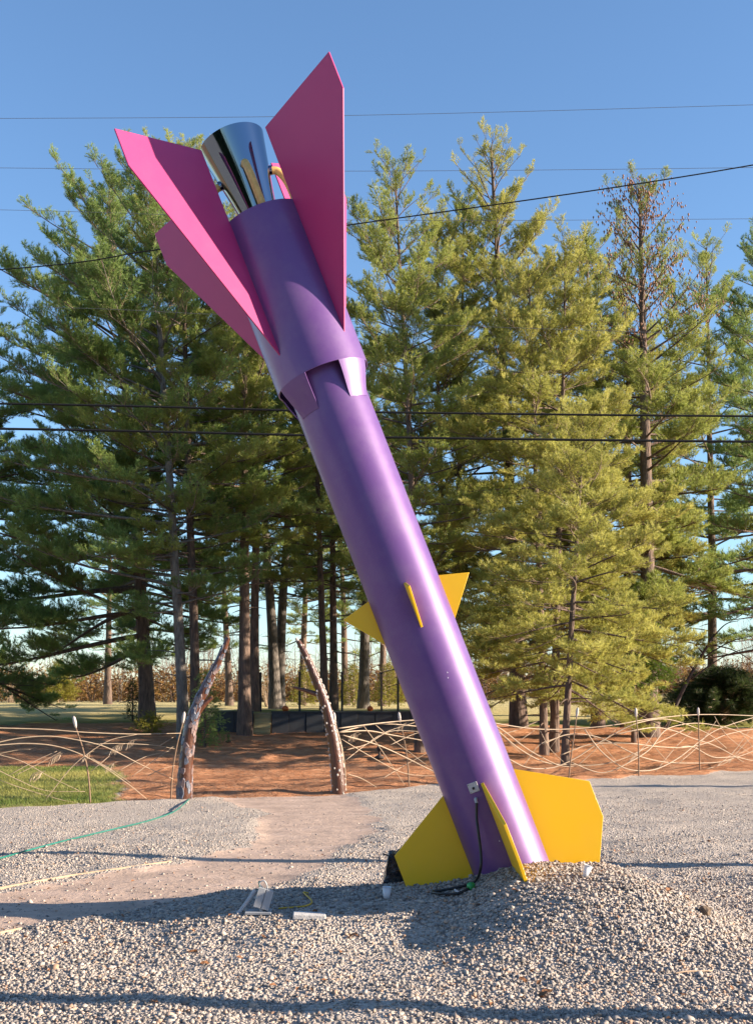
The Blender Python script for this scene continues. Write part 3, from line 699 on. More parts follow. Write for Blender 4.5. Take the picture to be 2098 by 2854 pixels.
# ------------------------------------------------------------------ gate posts of the garden entrance
def on_path(path, radii, t):
    i = t * (len(path) - 1); k = min(int(i), len(path) - 2); f = i - k
    return path[k].lerp(path[k + 1], f), radii[k] * (1 - f) + radii[k + 1] * f, (path[k + 1] - path[k]).normalized()
def patch(p, t, rad, ang, la, lw, proud, r):
    """curved irregular plate lying on a limb of radius rad around point p with axis t"""
    a = t.cross(Vector((0, 1, 0))).normalized(); b_ = t.cross(a)
    n = 7; ring = []; top = []
    for i in range(n):
        an = 2 * math.pi * i / n; rr = 1 + r.uniform(-.22, .22); u = math.cos(an) * la * rr; v = math.sin(an) * lw * rr / rad
        d = a * math.cos(ang + v) + b_ * math.sin(ang + v)
        ring.append(p + t * u + d * (rad * .98)); top.append(p + t * u * .82 + (a * math.cos(ang + v * .82) + b_ * math.sin(ang + v * .82)) * (rad + proud))
    V = ring + top; F = [tuple(range(n, 2 * n))] + [(i, (i + 1) % n, n + (i + 1) % n, n + i) for i in range(n)]
    return V, F
def gate_posts():
    r = random.Random(4); sc = .4237
    # left: barked trunk
    base = gp(513, 2226); D = base.y; conv = lambda x, y: wp(x * sc, 1700 + y * sc, D)
    P = [conv(1210, 1262), conv(1212, 1200), conv(1218, 1080), conv(1230, 950), conv(1248, 800), conv(1285, 660), conv(1340, 535), conv(1385, 440), conv(1440, 330), conv(1502, 185)]
    rad = [x * sc * D / FPX for x in (50, 50, 47, 45, 43, 36, 29, 26, 23, 17)]
    path = catmull(P, 5); rads = lerp_list(rad, len(path))
    o = empty('gate_post', base); tag(o, 'leaning forked gate post covered in grey and pink bark plates, left of the entrance', 'gate post', 'sculpted posts of the garden entrance')
    m = MB(); m.tube(path, rads, 14); m.build('trunk', 'red_wood', o, world=True, auto=R(45))
    m = MB(); st = [conv(1290, 690), conv(1330, 635), conv(1395, 577)]; m.tube(catmull(st, 4), lerp_list([.065, .06, .03], 9), 8); m.build('branch_stub', 'red_wood', o, world=True, auto=R(45))
    for i in range(150):
        t = r.uniform(.01, .97); p, rr, tt = on_path(path, rads, t); an = r.uniform(0, 2 * math.pi)
        V, F = patch(p, tt, rr, an, r.uniform(.05, .13) * (1.1 - .5 * t), r.uniform(.03, .06) * (1.1 - .5 * t), r.uniform(.006, .016), r); mb = MB(); mb.add(V, F)
        mb.build('bark_plate', 'bark_plate_blue' if r.random() < .45 else 'bark_plate', o, world=True)
    # right: red trunk studded with pale shells
    base = gp(948, 2208); D = base.y; conv = lambda x, y: wp(600 + x * sc, 1700 + y * sc, D)
    P = [conv(812, 1225), conv(810, 1150), conv(802, 1050), conv(788, 930), conv(766, 800), conv(735, 660), conv(690, 530), conv(645, 420), conv(595, 300), conv(545, 205)]
    rad = [x * sc * D / FPX for x in (48, 47, 44, 42, 39, 34, 31, 28, 23, 16)]; path = catmull(P, 5); rads = lerp_list(rad, len(path))
    o = empty('gate_post', base); tag(o, 'red brown leaning gate post studded with pale shells, right of the entrance', 'gate post', 'sculpted posts of the garden entrance')
    m = MB(); m.tube(path, rads, 14); m.build('trunk', 'red_wood', o, world=True, auto=R(45))
    m = MB(); m.tube(catmull([conv(665, 555), conv(590, 530), conv(512, 510)], 4), lerp_list([.05, .04, .02], 9), 8); m.build('branch_stub', 'red_wood', o, world=True, auto=R(45))
    m = MB(); m.tube([conv(548, 215), conv(532, 185)], [.035, .03], 8); m.build('pale_tip', 'shell', o, world=True)
    for i in range(170):
        t = r.uniform(.02, .97); p, rr, tt = on_path(path, rads, t); an = r.choice((math.pi * .06, math.pi * .94, r.uniform(0, 6.28))) + r.uniform(-.3, .3); s_ = r.uniform(.012, .026)
        a = tt.cross(Vector((0, 1, 0))).normalized(); b_ = tt.cross(a); d = a * math.cos(an) + b_ * math.sin(an); c = p + d * rr; u = tt; v = tt.cross(d); n = 6
        V = [c + (u * math.cos(q) * 1.3 + v * math.sin(q)) * s_ - d * .004 for q in np.linspace(0, 2 * math.pi, n, endpoint=False)] + [c + (u * math.cos(q) * 1.1 + v * math.sin(q)) * s_ * .7 + d * s_ * .6 for q in np.linspace(0, 2 * math.pi, n, endpoint=False)] + [c + d * s_ * .85]
        F = [(i2, (i2 + 1) % n, n + (i2 + 1) % n, n + i2) for i2 in range(n)] + [(n + i2, n + (i2 + 1) % n, 2 * n) for i2 in range(n)]
        mb = MB(); mb.add(V, F); mb.build('shell', 'shell', o, world=True)
gate_posts()

# ------------------------------------------------------------------ reed fences
def fence_depth(px):
    return float(np.interp(px, [-200, 253, 475, 512, 955, 1141, 1583, 1780, 1950, 2098, 2300], [19.3, 20.3, 21.2, 21.4, 22.9, 24.3, 26.5, 27.1, 29.2, 30.6, 33]))
def make_fence(root, org, sc, canes, thin, tassels, posts, r, tk=1.0):
    cv = lambda x, y: (org[0] + x * sc, org[1] + y * sc)
    for pts in canes:
        off = r.uniform(-.08, .08); P = []
        for x, y in pts: px, py = cv(x, y); P.append(wp(px, py, fence_depth(px) + off))
        q = catmull(P, 6); m = MB(); m.tube(q, lerp_list([.0145 * tk, .013 * tk, .009 * tk], len(q)), 6); m.build('cane', 'cane', root, world=True, smooth=True)
    for pts in thin:
        off = r.uniform(-.12, .12); P = []
        for x, y in pts: px, py = cv(x, y); P.append(wp(px, py, fence_depth(px) + off))
        q = catmull(P, 6) if len(P) > 2 else P; m = MB(); m.tube(q, lerp_list([.0085 * tk, .008 * tk, .005 * tk], len(q)), 5); m.build('thin_cane', 'cane', root, world=True, smooth=True)
    for x, y in tassels:
        px, py = cv(x, y); D = fence_depth(px); m = MB()
        for k in range(5):
            a = wp(px, py, D); m.tube(catmull([a, a + Vector((-.06 - .025 * k, r.uniform(-.05, .05), -.02 - .01 * k)), a + Vector((-.10 - .03 * k, r.uniform(-.05, .05), -.13 - .02 * k))], 4), [.003] * 5 + [.006] * 3 + [.003], 4)
        m.build('tassel', 'cane', root, world=True)
    for (bx, by), (tx, ty), bend, m_ in posts:
        b0 = gp(bx, by); D = b0.y; t0 = wp(tx, ty, D); tip = b0.lerp(t0, .86); P = [b0 - Vector((0, 0, .15)), b0.lerp(t0, .3) + Vector((bend, 0, 0)), b0.lerp(t0, .6) + Vector((bend, 0, 0)), tip]
        m = MB(); q = catmull(P, 5); m.tube(q, lerp_list([.017, .012], len(q)), 8); po = m.build('fence_post', m_, root, world=True, smooth=True)
        d = (t0 - tip); m = MB(); m.tube([tip, tip + d * .2, tip + d * .5, tip + d * .85, t0], [.014, .026, .034, .028, .006], 10); m.build('pointed_tip', 'white_tip', root, world=True, smooth=True)
r = random.Random(9)
fl = empty('reed_fence', gp(253, 2236)); tag(fl, 'loose bent reed fence on the grass left of the barked gate post', 'fence', 'woven reed fences')
make_fence(fl, (0, 1700), .4237,
    [[(-160, 770), (0, 778), (300, 787), (560, 806), (900, 818), (1190, 812)], [(-120, 905), (0, 870), (150, 842), (330, 832), (500, 855), (700, 905), (950, 1030), (1140, 1115)], [(-150, 905), (0, 890), (200, 880), (400, 905), (600, 985), (820, 1130), (965, 1245)]],
    [[(-120, 960), (0, 945), (120, 922), (200, 918)], [(-100, 920), (0, 955), (150, 1000), (330, 1100), (520, 1190)], [(-60, 1040), (0, 1062), (120, 1120), (300, 1190), (560, 1196)], [(-80, 1090), (0, 1122), (170, 1182), (400, 1250), (560, 1278)],
     [(300, 1250), (450, 1060), (560, 960), (720, 860), (900, 820)], [(560, 885), (780, 880), (1000, 890), (1150, 915)], [(780, 1060), (950, 970), (1110, 930)], [(600, 975), (740, 1060), (860, 1140)], [(870, 1095), (1000, 1000), (1140, 900)],
     [(60, 1088), (220, 1000), (375, 930)], [(100, 1090), (260, 1010), (400, 935)], [(970, 1095), (1060, 1050), (1150, 1025)], [(600, 1062), (720, 962)], [(1050, 895), (1140, 838)], [(430, 1080), (530, 975)]],
    [(905, 850), (800, 885), (830, 880), (400, 955), (425, 940), (775, 1000), (270, 1062), (300, 1060), (620, 930)],
    [((253, 2238), (205, 1996), .05, 'cane_dark'), ((475, 2226), (514, 1984), -.04, 'cane_dark')], r, .75)
fr = empty('reed_fence', gp(1583, 2168)); tag(fr, 'woven fence of arched pale canes right of the studded gate post', 'fence', 'woven reed fences')
make_fence(fr, (600, 1700), .4237,
    [[(812, 780), (1060, 748), (1310, 725), (1500, 715)], [(818, 803), (1060, 752), (1310, 765), (1500, 790)], [(815, 806), (1000, 796), (1150, 822), (1370, 862), (1520, 900)], [(840, 826), (1100, 902), (1440, 1066), (1560, 1110)], [(858, 1190), (852, 1050), (835, 920), (805, 800), (775, 690)]],
    [[(972, 760), (1090, 920), (1250, 1160)], [(1050, 755), (1200, 880), (1440, 1060)], [(830, 852), (1030, 970), (1240, 1075), (1450, 1095)], [(858, 990), (1000, 880), (1120, 805), (1310, 742)], [(862, 922), (1000, 882), (1150, 800), (1340, 800)], [(868, 1080), (960, 1110), (1060, 1168)], [(1100, 1110), (1250, 1020), (1400, 940)], [(1150, 890), (1300, 820), (1420, 790)]],
    [(945, 805), (960, 815), (1260, 745)],
    [((1141, 2192), (1111, 1985), .03, 'cane_dark'), ((950, 2209), (930, 1985), .08, 'cane')], r)
make_fence(fr, (1300, 1700), .4830,
    [[(60, 630), (165, 655), (400, 688), (620, 687), (850, 665), (1060, 630), (1340, 605), (1652, 612), (1800, 630)],
     [(60, 660), (175, 700), (300, 800), (450, 880), (600, 895), (760, 895), (900, 860), (1030, 800), (1150, 745), (1260, 690)],
     [(240, 860), (330, 905), (420, 918), (520, 905), (640, 850), (760, 770), (900, 690), (1000, 650), (1130, 630), (1250, 655), (1400, 720), (1500, 800)],
     [(440, 775), (560, 725), (660, 718), (770, 740), (900, 800), (1010, 850), (1150, 880), (1300, 885), (1450, 880), (1560, 850), (1652, 815), (1800, 740)],
     [(540, 840), (700, 780), (850, 770), (980, 775), (1100, 790), (1250, 795), (1380, 770), (1500, 720), (1652, 690), (1800, 680)],
     [(680, 690), (760, 800), (850, 880), (930, 920), (1030, 930), (1120, 910), (1230, 850), (1330, 770), (1430, 700), (1560, 650), (1700, 610)],
     [(600, 880), (740, 935), (820, 935), (920, 890), (1050, 810), (1140, 700), (1230, 665), (1340, 655), (1450, 670), (1560, 700), (1700, 770)],
     [(100, 640), (200, 690), (330, 790), (430, 850), (540, 900), (640, 905)], [(860, 720), (1000, 690), (1100, 680), (1200, 700), (1300, 740), (1420, 780), (1520, 830), (1600, 880), (1720, 920)],
     [(1200, 800), (1300, 790), (1420, 850), (1550, 850), (1652, 870), (1780, 860)]],
    [[(1430, 615), (1480, 700), (1540, 760), (1652, 840)], [(1440, 905), (1530, 830), (1600, 740), (1670, 640)], [(270, 780), (400, 690)], [(480, 800), (560, 690)], [(700, 700), (780, 780), (860, 870)], [(930, 880), (1040, 770), (1120, 650)], [(1090, 935), (1200, 800), (1300, 700)],
     [(180, 690), (250, 770), (340, 850)], [(330, 900), (420, 780), (520, 740)], [(420, 690), (480, 800), (560, 880)], [(640, 900), (760, 790), (860, 690)], [(1000, 700), (1090, 800), (1180, 900)], [(1230, 880), (1340, 780), (1440, 640)], [(1500, 900), (1580, 800), (1660, 720)], [(860, 930), (960, 860), (1040, 770)], [(1530, 640), (1600, 730), (1680, 830)],
     [(200, 720), (300, 690), (420, 640)], [(1380, 920), (1480, 890), (1560, 840), (1660, 780)]],
    [], [((1583, 2169), (1610, 1972), 0, 'cane_dark'), ((1780, 2164), (1771, 1973), .02, 'cane_dark'), ((1950, 2147), (1945, 1972), 0, 'cane_dark')], r)

# ------------------------------------------------------------------ overhead wires and the poles beyond the frame
WD = 22.0
def wire(pts, rad, m_, lab, D=WD):
    P = []
    for px, py in pts: P.append(wp(px, py, D))
    m = MB(); m.tube(catmull(P, 10), rad, 5); o = m.build('overhead_wire', m_, smooth=True); tag(o, lab, 'wire', 'overhead wires')
s1 = 1.27
W = [([(-2800, 322), (-1500, 332), (0, 329), (955, 321), (2098, 291), (3300, 250), (4600, 195)], .0042, 'wire_grey', 'thin topmost wire crossing the open sky'),
     ([(-2800, 440), (-1500, 455), (0, 467), (955, 476), (2098, 466), (3300, 445), (4600, 410)], .0042, 'wire_grey', 'thin wire second from the top, behind the nozzle'),
     ([(-2800, 545), (-1500, 565), (0, 584), (955, 612), (2098, 609), (3300, 595), (4600, 560)], .004, 'wire_grey', 'thin wire third from the top, touching the right pine tops'),
     ([(-2800, 905), (-1500, 840), (0, 751), (440, 695), (960, 628), (2098, 459), (3300, 215), (4600, -90)], .013, 'wire', 'dark wire climbing diagonally to the upper right'),
     ([(-2800, 820), (-1500, 838), (0, 853), (600, 876), (980, 896), (2098, 934), (3300, 955), (4600, 960)], .0042, 'wire_grey', 'thin pale wire across the middle of the pines'),
     ([(-2800, 1095), (-1500, 1112), (0, 1125), (813, 1144), (1054, 1149), (2098, 1160), (3300, 1162), (4600, 1150)], .022, 'wire', 'upper of the two thick dark cables in front of the pines'),
     ([(-2800, 1160), (-1500, 1178), (0, 1195), (845, 1213), (1073, 1219), (2098, 1231), (3300, 1236), (4600, 1228)], .025, 'wire', 'lower of the two thick dark cables in front of the pines')]
for w_ in W: wire(*w_)
def pole(x, y, h, rad, lab, arm=True):
    o = empty('utility_pole', (x, y, Z(x, y))); tag(o, lab, 'utility pole', 'utility poles outside the view')
    m = MB(); m.tube([(0, 0, -.5), (0, 0, h * .5), (0, 0, h)], [rad * 1.15, rad, rad * .8], 14); m.build('shaft', 'pole_wood', o, smooth=True)
    if arm:
        m = MB(); m.box((0, -rad * .9 - .05, h - .5), (2.2, .09, .11)); m.build('crossarm', 'pole_wood', o)
pole((4600 - CXP) / FPX * WD, WD + .12, 17.5, .17, 'tall wooden pole far to the right, carrying the wires', False)
pole((-2800 - CXP) / FPX * WD, WD + .12, 14.5, .17, 'tall wooden pole far to the left, carrying the wires', False)
pole(9.5, 12.2, 9.0, .13, 'wooden pole right of the view, casting the thin far shadow')
pole(7.0, 6.15, 9.5, .10, 'wooden pole right of the view, casting the near shadow', False)

# ------------------------------------------------------------------ pines
def unit(v): return v / np.maximum(np.linalg.norm(v, axis=-1, keepdims=True), 1e-9)
def needle_sprays(O, Dv, r, n=15, ln=(.10, .19), w=.0065, spread=(.25, 1.15), axis=.13):
    N = len(O); O = np.repeat(O, n, 0); D = np.repeat(unit(Dv), n, 0); K = N * n
    rnd = r.normal(size=(K, 3)); perp = unit(rnd - D * (rnd * D).sum(1, keepdims=True)); ph = r.uniform(spread[0], spread[1], (K, 1))
    d = unit(D * np.cos(ph) + perp * np.sin(ph)); L_ = r.uniform(ln[0], ln[1], (K, 1)); o = O + D * (r.random((K, 1)) * axis)
    side = unit(np.cross(d, r.normal(size=(K, 3)))) * w
    V = np.stack([o - side, o + side, o + d * L_], 1).reshape(-1, 3); return V
def tubes_np(segs, k=4):
    """segs: list of (P (m,3), R (m,)) -> verts, quads"""
    VV, QQ, off = [], [], 0
    an = np.arange(k) * 2 * np.pi / k
    for P, Rd in segs:
        t = np.gradient(P, axis=0); t = unit(t); ref = np.where(np.abs(t[:, 2:3]) < .9, np.array([[0, 0, 1.]]), np.array([[1., 0, 0]])); a = unit(np.cross(t, ref)); b_ = np.cross(t, a)
        V = P[:, None] + (a[:, None] * np.cos(an)[None, :, None] + b_[:, None] * np.sin(an)[None, :, None]) * Rd[:, None, None]
        m_ = len(P); i, j = np.meshgrid(np.arange(m_ - 1), np.arange(k), indexing='ij'); i, j = i.ravel(), j.ravel(); j2 = (j + 1) % k
        QQ.append(np.stack([i * k + j, i * k + j2, (i + 1) * k + j2, (i + 1) * k + j], 1) + off); VV.append(V.reshape(-1, 3)); off += m_ * k
    return np.concatenate(VV), np.concatenate(QQ)
# one white-pine shoot: a metre-long twig (local +Z) with side twiglets in its plane and needle sprays curling to local +Y
def gen_shoot(seed):
    r = np.random.default_rng(seed); segs = []; O = []; Dv = []; T = []
    s_ = np.linspace(0, 1, 6); A = np.stack([.05 * np.sin(3 * s_ + seed), .14 * s_ ** 2, s_], 1); segs.append((A, np.linspace(.011, .003, 6)))
    def along(P, n, f0):
        f = np.linspace(f0, 1, n); g = np.linspace(0, 1, len(P)); pts = np.stack([np.interp(f, g, P[:, q]) for q in range(3)], 1); d = unit(P[-1] - P[0])
        O.append(pts + r.normal(0, .012, (n, 3))); Dv.append(unit(d + np.array([0, .38, .1]) + r.normal(0, .30, (n, 3)))); T.append(.35 * f + r.normal(0, .07, n))
    along(A, 8, .35)
    for k in range(8):
        f = .16 + .80 * (k + r.random() * .6) / 8; p = np.array([np.interp(f, s_, A[:, q]) for q in range(3)]); sg = 1 if k % 2 else -1; L_ = (.42 - .24 * f) * r.uniform(.75, 1.2); an = r.uniform(.5, .95)
        d = unit(np.array([sg * math.sin(an), r.normal(.18, .2), math.cos(an)])); P = p + d * L_ * np.linspace(0, 1, 4)[:, None] + np.array([0, .18 * L_, 0]) * (np.linspace(0, 1, 4) ** 2)[:, None]; segs.append((P, np.linspace(.006, .002, 4))); along(P, 4, .35)
    O = np.concatenate(O); Dv = np.concatenate(Dv); T = np.concatenate(T); V = needle_sprays(O, Dv, r, 10, (.11, .20), .0085, (.2, 1.0), .08)
    tv, tq = tubes_np(segs, 3); return V, np.repeat(T, 30), tv, tq
SHOOTS = [gen_shoot(k) for k in range(5)]; SHOOT_OBJ = {}
def shoot_objects(m_):
    if m_ not in SHOOT_OBJ:
        L_ = []
        for k, (V, T, tv, tq) in enumerate(SHOOTS):
            nv = len(V); tri = np.concatenate([np.arange(nv).reshape(-1, 3), tq[:, [0, 1, 2]] + nv, tq[:, [0, 2, 3]] + nv]); me = npmesh('shoot', np.concatenate([V, tv]), tri, m_, np.concatenate([T, np.zeros(len(tv))])); me.materials.append(MATS['twig'])
            mi = np.zeros(len(tri), np.int32); mi[nv // 3:] = 1; me.polygons.foreach_set('material_index', mi); L_.append(bpy.data.objects.new('shoot', me))
        SHOOT_OBJ[m_] = L_
    return SHOOT_OBJ[m_]
NG = {}
def crown_nodes(m_):
    """needle shoots set on the points of a crown, as plain geometry of the crown itself"""
    if m_ in NG: return NG[m_]
    g = bpy.data.node_groups.new('crown_' + m_, 'GeometryNodeTree'); g.interface.new_socket('Geometry', in_out='INPUT', socket_type='NodeSocketGeometry'); g.interface.new_socket('Geometry', in_out='OUTPUT', socket_type='NodeSocketGeometry')
    N = g.nodes; L_ = g.links; gi = N.new('NodeGroupInput'); go = N.new('NodeGroupOutput'); ip = N.new('GeometryNodeInstanceOnPoints'); gti = N.new('GeometryNodeGeometryToInstance')
    for ob in shoot_objects(m_)[::-1]:
        oi = N.new('GeometryNodeObjectInfo'); oi.inputs['Object'].default_value = ob; oi.inputs['As Instance'].default_value = False; L_.new(oi.outputs['Geometry'], gti.inputs[0])
    def na(name, t): n = N.new('GeometryNodeInputNamedAttribute'); n.data_type = t; n.inputs['Name'].default_value = name; return n.outputs['Attribute']
    L_.new(gi.outputs[0], ip.inputs['Points']); L_.new(gti.outputs[0], ip.inputs['Instance']); ip.inputs['Pick Instance'].default_value = True
    L_.new(na('variant', 'INT'), ip.inputs['Instance Index']); L_.new(na('scl', 'FLOAT'), ip.inputs['Scale'])
    er = N.new('FunctionNodeEulerToRotation'); L_.new(na('rot', 'FLOAT_VECTOR'), er.inputs[0]); L_.new(er.outputs[0], ip.inputs['Rotation'])
    L_.new(ip.outputs[0], go.inputs[0]); NG[m_] = g; return g
def gen_pine(seed, H, r0, cb, Lmax, nb, lean=(0, 0), bias=None, up=1.0, droop=.25, dens=1.0, taper=.46, open_top=0.0, low=0.0):
    """trunk, limbs and the places of the needle shoots of a white pine"""
    r = np.random.default_rng(seed); tt = np.linspace(0, 1, 14)
    wob = np.cumsum(r.normal(0, .010 * H / 14, (14, 2)), 0); wob -= wob[0]
    TP = np.stack([lean[0] * tt ** 1.2 + wob[:, 0], lean[1] * tt + wob[:, 1], H * tt], 1); TP[0, 2] = -.4
    TR = r0 * (1 - tt * .93) ** .9 + .012; TR[0] *= 1.35; TR[1] *= 1.04
    at = lambda t: np.array([np.interp(t, tt, TP[:, i]) for i in range(3)])
    limbs = []; O = []; Dv = []; SC = []; TI = []; cones = []
    for i in range(int(10 * cb / .4)):
        t = r.uniform(cb * .35, cb); az = r.uniform(0, 6.28); L_ = r.uniform(.5, 1.6); p = at(t); d = np.array([math.cos(az), math.sin(az), r.uniform(-.15, .25)])
        s_ = np.linspace(0, 1, 4)[:, None]; limbs.append((p + d * L_ * s_ + np.array([0, 0, -.15]) * s_ ** 2, np.linspace(.03, .008, 4)))
    az = r.uniform(0, 6.28)
    for i in range(nb):
        u = (i + r.random()) / nb; t = cb + (1 - cb) * u ** .95; az += 2.4 + r.normal(0, .45)
        prof = (min(1, (u + .15) / .35) ** .6 if not low else 1.0) * (1 - u) ** taper + .10
        L_ = Lmax * prof * (r.uniform(.45, .8) if r.random() < .4 else r.uniform(.8, 1.15))
        if bias is not None: L_ *= 1 + bias[1] * math.cos(az - bias[0])
        el = (-.10 + up * (.10 + .80 * u ** 1.2)) + r.normal(0, .13) - low * (1 - u) * .35
        n = 8; s_ = np.linspace(0, 1, n); d0 = np.array([math.cos(az), math.sin(az)]); side = r.normal(0, .16)
        px_ = (d0[0] * np.cos(el) - d0[1] * side * s_) * s_ * L_; py_ = (d0[1] * np.cos(el) + d0[0] * side * s_) * s_ * L_
        pz = (math.sin(el) * s_ + droop * (-(s_ * 1.1) ** 2 * .5 + s_ ** 3 * .75) * (1 - .6 * u) - low * .25 * s_ ** 2 * (1 - u)) * L_
        P = at(t) + np.stack([px_, py_, pz], 1); rb = max(.012, .10 * r0 + .010 * L_) * (.5 + .5 * (1 - u)); limbs.append((P, rb * (1 - .88 * s_) + .003))
        start = .34 if L_ > 1.5 else .10
        k = max(3, int(L_ * (1 - start) * 7.2 * dens)); f = np.sort(r.uniform(start, 1, k)); sgn = np.where(np.arange(k) % 2 == 0, 1, -1)
        Pp = np.stack([np.interp(f, s_, P[:, q]) for q in range(3)], 1); tang = unit(np.stack([np.interp(f, s_, np.gradient(P[:, q])) for q in range(3)], 1))
        hor = unit(np.cross(tang, np.array([0, 0, 1.]))); ang = r.uniform(.35, 1.0, k)[:, None]
        sdv = unit(tang * np.cos(ang) + hor * (sgn[:, None] * np.sin(ang)) + np.array([0, 0, 1.]) * r.normal(.28, .28, (k, 1)))
        sl = np.clip((.42 + .26 * L_ * (1.05 - f)) * r.uniform(.7, 1.25, k), .40, 1.25); sl *= .75 if u > .8 else 1
        tb = r.uniform(.10, .50)
        O.append(Pp); Dv.append(sdv); SC.append(sl); TI.append(tb + r.normal(0, .10, k))
        tg = unit(P[-1] - P[-3]); O.append(P[-1:] - tg * .25); Dv.append(unit(tg + np.array([0, 0, .25]))[None]); SC.append(np.array([r.uniform(.6, .95) * (.75 if u > .8 else 1)])); TI.append(np.array([tb + .15]))
        if open_top > .3 and u > 1 - open_top:
            for q in range(int(L_ * 22) + 6): cones.append(P[r.integers(3, 8)] + r.normal(0, .17, 3) - np.array([0, 0, .08]))
    O.append(at(.96) + r.normal(0, .05, (5, 3))); Dv.append(unit(np.array([0, 0, 1.]) + r.normal(0, .35, (5, 3)))); SC.append(np.full(5, .6)); TI.append(np.full(5, .4))
    O = np.concatenate(O); Dv = np.concatenate(Dv); SC = np.concatenate(SC); TI = np.concatenate(TI); keep = r.random(len(O)) < .95
    if open_top > 0: keep &= ~((O[:, 2] / H > 1 - open_top * (1 - cb) * .9) & (r.random(len(O)) < (.72 if open_top > .3 else .45)))
    O, Dv, SC, TI = O[keep], Dv[keep], SC[keep], TI[keep]
    lat = unit(np.cross(np.array([0, 0, 1.]) + r.normal(0, .25, (len(O), 3)), Dv)); upv = np.cross(Dv, lat)
    rot = np.stack([np.arctan2(upv[:, 2], Dv[:, 2]), -np.arcsin(np.clip(lat[:, 2], -1, 1)), np.arctan2(lat[:, 1], lat[:, 0])], 1)
    tv, tq = tubes_np([(TP, TR)], 10); lv, lq = tubes_np(limbs, 4)
    return dict(tv=np.concatenate([tv, lv]), tq=np.concatenate([tq, lq + len(tv)]), O=O, rot=rot, scl=SC, itint=TI, var=r.integers(0, 5, len(O)), cones=np.array(cones) if cones else None)
def crown_mesh(d):
    me = bpy.data.meshes.new('crown'); me.vertices.add(len(d['O'])); me.vertices.foreach_set('co', d['O'].astype(np.float32).ravel())
    for nm, t, v in (('scl', 'FLOAT', d['scl']), ('itint', 'FLOAT', d['itint'])): me.attributes.new(nm, t, 'POINT').data.foreach_set('value', v.astype(np.float32))
    me.attributes.new('variant', 'INT', 'POINT').data.foreach_set('value', d['var'].astype(np.int32)); me.attributes.new('rot', 'FLOAT_VECTOR', 'POINT').data.foreach_set('vector', d['rot'].astype(np.float32).ravel()); me.update(); return me
TRI = [0]
def place_tree(name, lab, cat, px, D, data, m_, bark, group='tall pines behind the fence', rz=0.0, scale=1.0):
    x = (px - CXP) / FPX * D; o = empty(name, (x, D, Z(x, D) - .02), rz); tag(o, lab, cat, group); o.scale = (scale,) * 3
    if isinstance(data, dict):
        tr = npmesh('trunk', data['tv'], data['tq'], bark, smooth=True); cr = crown_mesh(data) if 'O' in data else npmesh('crown', data['nv'], np.arange(len(data['nv'])).reshape(-1, 3), m_, data['tint']); TRI[0] += 2 * len(data['tq'])
        cn = None
        if data['cones'] is not None and len(data['cones']):
            C = data['cones']; oc = np.array([(1, 0, 0), (-1, 0, 0), (0, 1, 0), (0, -1, 0), (0, 0, 1), (0, 0, -3.0)], float) * .027; T = np.array([(0, 2, 4), (2, 1, 4), (1, 3, 4), (3, 0, 4), (2, 0, 5), (1, 2, 5), (3, 1, 5), (0, 3, 5)])
            cn = npmesh('cones', (C[:, None] + oc[None] * np.random.default_rng(1).uniform(.7, 1.4, (len(C), 1, 1))).reshape(-1, 3), (T[None] + (np.arange(len(C)) * 6)[:, None, None]).reshape(-1, 3), 'cone_brown')
        data = (tr, cr, cn)
    link('trunk', data[0], o); c = link('crown', data[1], o)
    if len(data[1].polygons) == 0: md = c.modifiers.new('shoots', 'NODES'); md.node_group = crown_nodes(m_); c['kind'] = 'stuff'
    if data[2] is not None: c = link('cones', data[2], o); c['kind'] = 'stuff'
    return data
def Ht(px, D, top):
    x = (px - CXP) / FPX * D; return CAMH + (HOR - top) / FPX * D - Z(x, D)
def wpx(w, D): return w * D / FPX / 2
def dxm(dpx, D): return dpx / FPX * D
